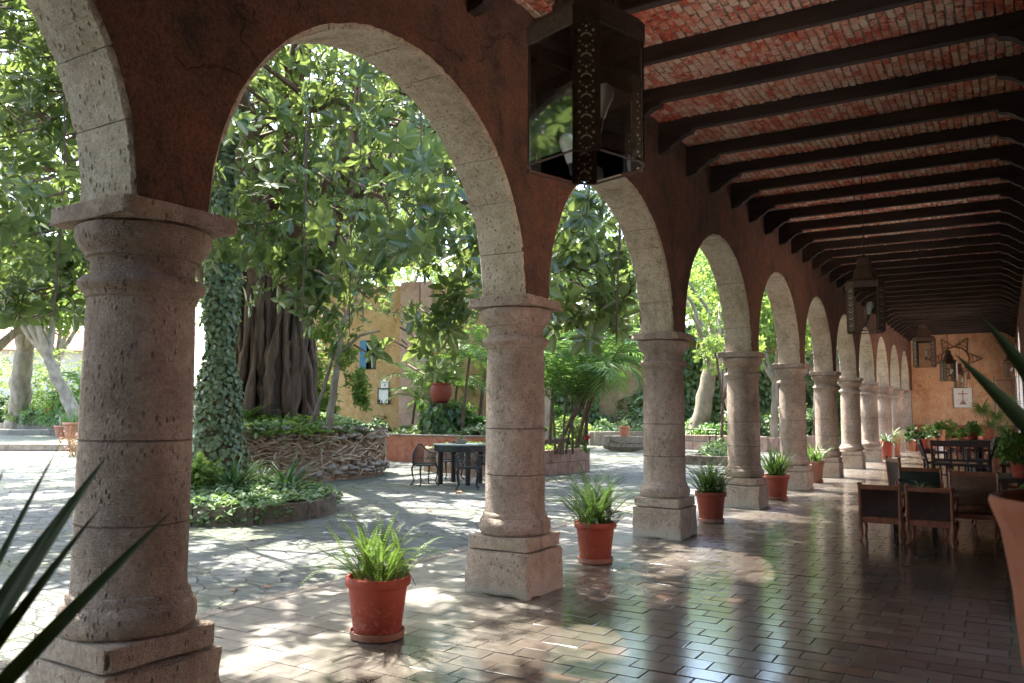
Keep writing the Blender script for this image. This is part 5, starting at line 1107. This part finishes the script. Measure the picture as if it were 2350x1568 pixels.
# ================================================================== lounge chairs under the arcade
def armchair(label, leather, W=.46, H=.645, D_=.50, group='leather lounge chairs round the low table'):
    t_ = empty('lounge_chair', (0, 0, 0), 0, label, 'armchair', group); h = W/2
    rk_ = lambda z: -.0-.10*(z-.3)      # back leans away from the seat (towards -y)
    g = G()
    for sx_ in (-1, 1):
        g.tube([(sx_*(h-.02), 0, .22), (sx_*(h-.02), rk_(.4), .4), (sx_*(h-.02), rk_(H)-.0, H+.012)], .021, 6)
        g.box((sx_*(h-.02), rk_(H), H+.008), (.05, .045, .035), bev=.008)
    for z, hh in ((H-.025, .055), (.245, .075)): g.box((0, rk_(z) if z > .4 else .002, z), (W-.05, .032, hh), bev=.006)
    g.build('back_frame', M['chairwood'], t_)
    g = G(); n = 8; V = []; F = []
    for i in range(n+1):
        for j in range(n+1):
            x = -h+.03+(W-.06)*i/n; z = .285+(H-.05-.285)*j/n; b = .028*math.sin(math.pi*i/n)*math.sin(math.pi*j/n); V.append((x, rk_(z)-.012+b, z))
    m_ = len(V); V += [(x, y+.028, z) for x, y, z in V]
    for i in range(n):
        for j in range(n): a = i*(n+1)+j; F += [(a, a+n+1, a+n+2, a+1), (m_+a, m_+a+1, m_+a+n+2, m_+a+n+1)]
    g.add(V, F); g.build('backrest', leather, t_, smooth=60)
    g = G(); g.box((0, D_/2, .335), (W-.05, D_-.03, .07), bev=.025); g.build('seat', leather, t_, smooth=50)
    g = G(); g.box((0, D_-.015, .275), (W-.06, .03, .06), bev=.005)
    for sx_ in (-1, 1): g.box((sx_*(h-.03), D_/2, .27), (.03, D_-.03, .065), bev=.005)
    g.build('seat_rail', M['chairwood'], t_)
    for sx_ in (-1, 1):
        g = G(); g.tube([(sx_*(h-.02), rk_(.5), .52), (sx_*h, D_*.3, .535), (sx_*(h+.005), D_*.72, .52), (sx_*(h+.005), D_*.8, .50), (sx_*(h-.0), D_*.78, .40), (sx_*(h-.02), D_*.82, .30)], .018, 6, flat=1.3); g.build('armrest', M['chairwood'], t_, smooth=True)
        for yy_, sg in ((.0, -1), (D_-.03, 1)):
            g = G(); g.tube([(sx_*(h-.02), yy_, .25), (sx_*(h-.015), yy_+sg*.012, .18), (sx_*(h-.03), yy_-sg*.006, .10), (sx_*(h-.03), yy_-sg*.002, .04), (sx_*(h-.015), yy_+sg*.02, 0)], [.026, .028, .019, .015, .02], 7); g.build('leg', M['chairwood'], t_, smooth=True)
    return t_
A_ = armchair('low dark leather armchair seen from behind, left of the front pair', M['leather']); A_.location = (-1.27, 10.28, 0); A_.rotation_euler = (0, 0, R(2))
B_ = armchair('low dark leather armchair seen from behind, right of the front pair', M['leather'], W=.49); B_.location = (-.76, 10.27, 0); B_.rotation_euler = (0, 0, R(-1))
C_ = armchair('armchair with a greenish black leather back facing the camera across the low table', M['greenleather'], W=.56, H=.70); C_.location = (*at(2103, 11.55)[:2], 0); C_.rotation_euler = (0, 0, R(184))
D2 = armchair('brown leather armchair right of the greenish one, facing the camera', M['leather2'], W=.55, H=.76); D2.location = (-.36, 11.45, 0); D2.rotation_euler = (0, 0, R(176))
E2 = armchair('tall backed leather chair at the left end of the seating group, turned to the right', M['leather'], W=.5, H=.80); E2.location = (*at(2050, 12.2)[:2], 0); E2.rotation_euler = (0, 0, R(-62))
I2 = armchair('dark wooden armchair at the right end of the seating group, seen side on', M['leather'], W=.5, H=.74); I2.location = (.06, 12.7, 0); I2.rotation_euler = (0, 0, R(95))
lt = empty('low_table', (-1.0, 11.25, 0), R(3), 'low dark wooden table hidden between the leather chairs', 'table'); g = G(); g.box((0, 0, .36), (.5, .36, .04), bev=.006); g.build('tabletop', M['wood'], lt)
for sx_ in (-1, 1):
    for sy_ in (-1, 1): g = G(); g.box((sx_*.21, sy_*.14, .17), (.05, .05, .34), bev=.004); g.build('leg', M['wood'], lt)
sp = empty('spider_plant', (-.93, 11.22, .38), 0, 'small spider plant with pale arching leaves on the low table', 'potted plant'); g = G(); pot_mesh(g, .08, .12); g.build('pot', M['pot'], sp, smooth=50)
V, F = join([strap_leaf((0, 0, .11), 2.4*k, random.uniform(.3, 1.4), random.uniform(.18, .30), .016, random.uniform(.8, 1.8)) for k in range(34)]); npmesh('leaves', V, F, M['spider'], sp)
def slat_seat(name, label, W, nsl, cat, loc, rz, wick=None):
    t_ = empty(name, loc, rz, label, cat, 'dark slatted wooden seats further down the walk'); h = W/2; g = G()
    for sx_ in (-1, 1): g.tube([(sx_*h, 0, 0), (sx_*h, 0, .42), (sx_*h, -.13, .92)], .026, 6)
    g.box((0, -.115, .86), (W, .035, .12), bev=.008); g.box((0, -.035, .52), (W, .03, .05), bev=.006); g.build('back_frame', M['wood'], t_)
    for k in range(nsl): g = G(); x = -h+W*(k+1)/(nsl+1); g.tube([(x, -.03, .53), (x, -.10, .81)], .016, 5); g.build('back_slat', M['wood'], t_)
    g = G(); g.box((0, .24, .42), (W-.03, .46, .04), bev=.01); g.build('seat', wick or M['wood'], t_)
    for sx_ in (-1, 1):
        g = G(); g.box((sx_*h, .2, .64), (.05, .5, .03), bev=.006); g.build('armrest', M['wood'], t_); g = G(); g.tube([(sx_*h, .44, 0), (sx_*h, .44, .62)], .024, 6); g.build('leg', M['wood'], t_)
    g = G()
    for k in range(nsl): x = -h+W*(k+1)/(nsl+1); g.box((x, .45, .30), (.03, .02, .2))
    g.box((0, .45, .19), (W, .03, .03)); g.build('apron', M['wood'], t_); return t_
slat_seat('slatted_bench', 'wide dark slatted bench with its back to the camera behind the brown armchair', 1.02, 8, 'bench', (*at(2197, 16.6)[:2], 0), R(0))
slat_seat('wicker_armchair', 'wooden armchair with a shiny wicker seat seen side on left of the slatted bench', .6, 4, 'armchair', (*at(2118, 17.6)[:2], 0), R(-80), M['wicker'])
slat_seat('wooden_armchair', 'dark wooden armchair beyond the slatted bench by the round table', .6, 4, 'armchair', (*at(2262, 18.5)[:2], 0), R(95))
rt2 = empty('dark_round_table', (*at(2240, 21.5)[:2], 0), 0, 'dark round wooden table with plants near the end wall', 'table'); g = G(); g.lathe([(.62, .74), (.64, .75), (.64, .775), (.01, .78)], 32); g.build('tabletop', M['wood'], rt2); g = G(); g.lathe([(.28, 0), (.26, .05), (.09, .1), (.08, .6), (.2, .74)], 16); g.build('pedestal', M['wood'], rt2)
# consoles with plants by the side wall
def console(label, y, w_, z): 
    t_ = empty('console_table', (.16, y, 0), 0, label, 'table', 'console tables along the side wall'); g = G(); g.box((0, 0, z), (.50, w_, .035), bev=.005); g.build('tabletop', M['wood'], t_)
    for sx_ in (-1, 1):
        for sy_ in (-1, 1): g = G(); g.box((sx_*.2, sy_*(w_/2-.06), z/2), (.055, .055, z-.03), bev=.004); g.build('leg', M['wood'], t_)
    g = G(); g.box((0, 0, .2), (.42, w_-.1, .03)); g.build('lower_shelf', M['wood'], t_)
console('dark console table with a bushy plant, nearer of two by the side wall', 11.0, 1.1, .74)
console('dark console table with an arching plant, farther of two by the side wall', 13.7, 1.1, .76)
def potplant(name, loc, r, h, label, mat, ls, n, w_, hh, seed, potm='pot'):
    t_ = potted(name, loc, r, h, label, potm, False); g_ = np.random.default_rng(seed); P = unit(g_.normal(0, 1, (n, 3)))*g_.uniform(.2, 1, (n, 1))**.5; P[:, 2] = np.abs(P[:, 2]); P = P*np.array([w_/2, w_/2, hh])+np.array([0, 0, h*.9]); V, F = rosettes(P, unit(P-np.array([0, 0, h*.6])+g_.normal(0, .3, (n, 3))), 5, ls, .35, g_, .5); npmesh('foliage', V, F, M[mat], t_); g = G()
    for k in range(7): g.tube([(0, 0, h*.85), tuple(P[k*3])], .006, 4)
    g.build('stems', M['stem'], t_); return t_
potplant('console_plant', (.16, 10.85, .76), .15, .22, 'bushy bright green plant on the nearer console table', 'palmleaf', .08, 110, .55, .34, 1)
t_ = potted_strap((.14, 13.6, .78), .14, .22, 34, .42, .03, M['palmleaf'], 'arching grassy plant on the farther console table', 9, (.3, 1.4), (.8, 2.0), None)
potplant('leafy_potted_plant', (.24, 8.3, .0), .2, .42, 'glossy green plant in a floor pot just beyond the big foreground pot', 'palmleaf', .085, 190, .46, .62, 2)
potplant('leafy_potted_plant', (.12, 22.5, .0), .25, .55, 'dark bushy plant in a pale pot near the iron grille', 'darkleaf', .14, 110, .8, .6, 3, 'potpale')
potplant('leafy_potted_plant', (*at(2228, 21.6)[:2], .78), .14, .2, 'small green plant on the dark round table', 'palmleaf', .1, 50, .4, .3, 4)

# ================================================================== things on the end wall
YW = YEND-.005
tl = empty('cross_tile', (-1.445, YW, 2.125), 0, 'white glazed square tile picturing a brown cross standing on a small mound', 'wall tile')
g = G(); g.box((0, -.02, 0), (.69, .04, .83), bev=.01); g.build('tile_panel', M['paperwhite'], tl)
g = G(); g.box((0, -.046, .06), (.035, .012, .48)); g.box((0, -.047, .16), (.34, .013, .04)); g.add([(-.14, -.05, -.28), (.14, -.05, -.28), (.05, -.05, -.17), (.018, -.05, -.10), (-.018, -.05, -.10), (-.05, -.05, -.17)], [(0, 1, 2, 3, 4, 5)])
for s_ in (-1, 1): g.tube([(s_*(.12+.05*math.cos(a)), -.045, -.14+.07*math.sin(a)) for a in [i*.7 for i in range(7)]], .006, 4)
g.build('cross_emblem', M['brownpaint'], tl)
g = G()
for (x, z, w_, h_) in ((-.34, 0, .02, .85), (.34, 0, .02, .85), (0, .415, .70, .02), (0, -.415, .70, .02)): g.box((x, -.022, z), (w_, .05, h_))
g.build('edging', M['greystone'], tl)
st = empty('star_decoration', (-1.66, YW-.04, 3.72), R(0), 'large six pointed star woven from dark wicker hung on the orange end wall', 'star'); g = G(); RO, RI = .98, .50
for k in range(6):
    a = R(60*k); a0, a1 = a-R(30), a+R(30); tip = Vector((RO*math.cos(a), -.06, RO*math.sin(a))); b0 = Vector((RI*math.cos(a0), 0, RI*math.sin(a0))); b1 = Vector((RI*math.cos(a1), 0, RI*math.sin(a1)))
    for b in (b0, b1): g.tube([b, tip], .022, 5)
    for t0 in (.35, .62): g.tube([b0.lerp(tip, t0), b1.lerp(tip, t0)], .012, 4)
    g.tube([b0.lerp(tip, .0), b1.lerp(tip, .35)], .01, 4)
g.build('star_points', M['wicker'], st); g = G(); g.tube([(RI*math.cos(R(i*15)), 0, RI*math.sin(R(i*15))) for i in range(25)], .026, 6); g.build('ring', M['wicker'], st)
gr = empty('iron_grille', (.02, 36.2, 0), R(2), 'tall black iron grille screen standing in front of the end wall', 'grille'); g = G()
for x in (-.32, .36): g.tube([(x, 0, 0), (x, 0, 2.9)], .022, 6)
for z in (.25, 1.0, 1.9, 2.75): g.tube([(-.32, 0, z), (.36, 0, z)], .012, 5)
g.build('frame', M['iron'], gr); g = G()
for k in range(11): x = -.27+.058*k; g.tube([(x, 0, .1), (x, 0, 2.8)], .006, 4)
g.build('bars', M['iron'], gr)
EP = [(2088, 'darkleaf', .20, .45, .0, .7, .55, 'dark broad leaved plant in the corner by the last column'), (2103, 'darkleaf', .30, .50, .0, .5, .25, 'round bright red pot against the end wall'), (2128, 'darkleaf', .26, .42, .10, .95, .55, 'dark bushy plant in a clay bowl at the foot of the end wall'), (2152, 'palmleaf', .24, .40, .42, .5, .42, 'plant in a cream pot raised on a pale pedestal'),
      (2180, 'yellowleaf', .22, .35, .15, .75, .85, 'tall yellow green plant just below the cross tile'), (2206, 'palmleaf', .25, .3, .25, .6, .4, 'low green plant right of the cross tile'), (2238, 'yellowleaf', .22, .35, .35, .6, .45, 'small light green plant near the foot of the iron grille')]
for i, (px, m_, r_, h_, z_, w_, hh, lb) in enumerate(EP):
    if z_ > .05: sd_ = empty('plant_stand', (*at(px, 32.0)[:2], 0), 0, 'low stand under the '+' '.join(lb.split()[:9]), 'stand', 'stands for the pots along the end wall'); g = G(); g.lathe([(.2, 0), (.2, .03), (.15, .06), (.14, z_-.04), (.19, z_-.02), (.19, z_)], 16); g.build('stand_body', M['paperwhite' if px == 2152 else 'wood'], sd_)
    potplant('end_wall_plant', (*at(px, 32.0)[:2], z_), r_, h_, lb, m_, .14, 70, w_, hh, 30+i, 'pot' if px in (2103, 2206) else 'potpale')
fp = empty('fan_palm', (-.25, 26.5, 0), 0, 'potted fan palm with dark spiky round leaves right of the cross tile', 'palm'); g = G(); pot_mesh(g, .25, .42); g.build('pot', M['potpale'], fp, smooth=50); parts = []; gs = G()
for (x, y, z, sc_) in ((-.30, -.1, 1.62, .34), (.05, 0, 1.42, .30), (.35, .1, 1.75, .34), (-.1, .15, 1.2, .25), (.2, -.2, 1.05, .28)):
    gs.tube(bez((0, 0, .4), (x*.2, y*.2, z*.8), (x, y, z), 6), .009, 4)
    n = 22; a = np.linspace(-2.6, 2.6, n)-math.pi/2; Dd = np.stack([np.cos(a)*1.0, np.full(n, -.25), np.sin(a)], 1); parts.append(leaves(np.tile([[x, y, z]], (n, 1)), Dd, np.tile([[.1, -1, .3]], (n, 1)), sc_*np.random.default_rng(3).uniform(.8, 1.1, n), .10, .05, .1))
V, F = join(parts); npmesh('fronds', V, F, M['darkleaf'], fp); gs.build('leaf_stalks', M['stem'], fp)
# added yard: pale paving and wall that bounce sunlight into the walk
sheet('bounce_paving', XR+.36, -2, 8.0, 46, -.03, M['white'])
yw = empty('bounce_wall', (7.6, 25, 0), 0, 'orange wall added beyond the white arched openings to bounce sunlight into the walk', 'wall'); g = G(); g.box((.2, 0, 2.2), (.4, 50, 4.4)); g.build('wall', M['endwall'], yw); g = G(); g.box((.2, 0, 4.43), (.5, 50.1, .08)); g.build('coping', M['greystone'], yw)

# ================================================================== foreground plants
def blade(base, tip, W, sag=.1, side=None, n=12, keel=.22):
    b, t2 = Vector(base), Vector(tip); m_ = (b+t2)/2+Vector((0, 0, sag)); V = []; F = []; P_ = [b*(1-s)**2+m_*2*s*(1-s)+t2*s*s for s in [i/n for i in range(n+1)]]
    for k, p in enumerate(P_):
        d = (P_[min(k+1, n)]-P_[max(k-1, 0)]).normalized(); sd = (Vector(side) if side else d.cross(Vector((0, -1, .3)))).normalized(); sd = (sd-d*sd.dot(d)).normalized(); u_ = sd.cross(d); s = k/n
        w_ = W*(.55+.45*math.sin(min(1, s*2)*math.pi/2))*(1-s**2.2)+.0006
        V += [p-sd*w_/2+u_*w_*keel, p-sd*w_*.25+u_*w_*keel*.25, p, p+sd*w_*.25+u_*w_*keel*.25, p+sd*w_/2+u_*w_*keel]
    for k in range(n):
        for j in range(4): a = 5*k+j; F.append((a, a+1, a+6, a+5))
    return np.array([tuple(v) for v in V]), np.array(F)
def pedestal(name, loc, r, h, label):
    t_ = empty(name, loc, 0, label, 'pedestal'); g = G(); g.lathe([(r*1.15, 0), (r*1.15, .05), (r*.9, .08), (r*.85, h-.08), (r*1.1, h-.05), (r*1.1, h)], 28, jit=.003); g.build('pedestal_body', M['greystone'], t_, smooth=40)
ab = Vector((-1.41, .60, .90)); Lp = (ab.x-.02, ab.y-.02)
pedestal('stone_pedestal', (*Lp, 0), .2, .50, 'grey stone pedestal under the foreground agave at the left')
ag = potted('foreground_agave', (*Lp, .50), .20, .36, 'blurred agave with long dark pointed blades at the lower left edge', 'potpale', False); ag['category'] = 'agave'
tips = [((-1.52, .97, 1.385), .060, .02), ((-1.325, .98, 1.29), .034, .01), ((-1.49, .86, 1.42), .020, .03), ((-1.285, .655, 1.385), .050, .03), ((-1.30, .77, 1.335), .030, .02), ((-1.42, .9, 1.30), .03, .02), ((-1.75, .85, 1.38), .05, .04), ((-1.85, .55, 1.30), .05, .06), ((-1.6, .2, 1.35), .05, .05), ((-1.35, .15, 1.3), .05, .05), ((-1.1, .35, 1.2), .045, .06), ((-1.8, .25, 1.15), .05, .08)]
V, F = join([blade((0, 0, .36), (tx_-Lp[0], ty_-Lp[1], tz_-.50), w_*1.7, sg) for (tx_, ty_, tz_), w_, sg in tips]); npmesh('blades', V, F, M['agave'], ag, smooth=True)
Rp = (.185, 1.76); pedestal('stone_pedestal', (*Rp, 0), .19, .90, 'tall grey stone pedestal under the large foreground pot at the right')
ar = empty('foreground_pot_plant', (*Rp, .90), 0, 'large pale terracotta pot at the right edge with long agave blades reaching left', 'potted plant')
g = G(); g.lathe([(.145, 0), (.155, .02), (.168, .08), (.170, .085), (.172, .10), (.1725, .11), (.177, .125), (.178, .14), (.186, .26), (.200, .36), (.214, .40), (.218, .415), (.214, .425), (.200, .42), (.188, .36), (.01, .35)], 48, jit=.0015, cap=False); g.build('pot', M['potbig'], ar, smooth=60)
tips = [((-.035, 2.07, 1.685), .042, .06), ((-.09, 2.05, 1.605), .040, .02), ((.25, 2.2, 1.75), .04, .04), ((.38, 2.1, 1.55), .04, .04), ((.4, 1.7, 1.7), .04, .04), ((.3, 1.45, 1.68), .04, .04), ((.42, 1.5, 1.5), .04, .05)]
V, F = join([blade((.0+(tx_-Rp[0])*.1, (ty_-Rp[1])*.1, .38), (tx_-Rp[0], ty_-Rp[1], tz_-.90), w_*1.1, sg) for (tx_, ty_, tz_), w_, sg in tips]); npmesh('blades', V, F, M['agave'], ar, smooth=True)
g = G(); vp = [(-.02, -.21, .42), (-.06, -.23, .30), (-.09, -.22, .15), (-.10, -.215, .04), (-.09, -.22, -.08)]; g.tube(vp, .003, 4); g.build('trailing_stem', M['palmleaf'], ar); P = np.array([Vector(vp[i]).lerp(Vector(vp[i+1]), f_) for i in range(2, 4) for f_ in (.0, .25, .5, .75)]); V, F = leaves(P+np.array([0, -.01, 0]), np.stack([np.tile([-.8, .6], 4), np.full(8, -.4), np.full(8, -.7)], 1), np.tile([[0, -1, .3]], (8, 1)), .055, .75); npmesh('trailing_leaves', V, F, M['palmleaf'], ar)

# ================================================================== fallen leaves
for (px, py, lb, s_) in ((555, 1352, 'curled brown fallen leaf lying on the paving right of the first column', .12), (1042, 1121, 'orange fallen leaf on the paving in front of the table legs', .13), (1065, 1130, 'dark red fallen leaf on the paving below the garden table', .14), (1403, 1106, 'small orange fallen leaf on the mossy paving before the trough', .12)):
    x, y, _ = at(px, FPX*(CAM_H+.045)/(py-944)); V, F = leaves(np.array([[0, 0, .012]]), np.array([[1, .3, .12]]), np.array([[0, .2, 1]]), s_, .6, .3, .25); o = npmesh('fallen_leaf', V, F, M['dryleaf']); o.location = (x, y, -.045); o.rotation_euler = (0, 0, px); tag(o, lb, 'leaf', 'fallen leaves')
n = 420; x, y = re.uniform(-16, -5.1, n), re.uniform(3, 24, n); V, F = leaves(np.stack([x, y, np.full(n, -.035)], 1), np.stack([re.normal(0, 1, n), re.normal(0, 1, n), np.full(n, .1)], 1), np.stack([re.normal(0, .2, n), re.normal(0, .2, n), np.ones(n)], 1), re.uniform(.03, .08, n), .5, .2, .1); o = npmesh('leaf_litter', V, F, M['dryleaf']); o['kind'] = 'stuff'
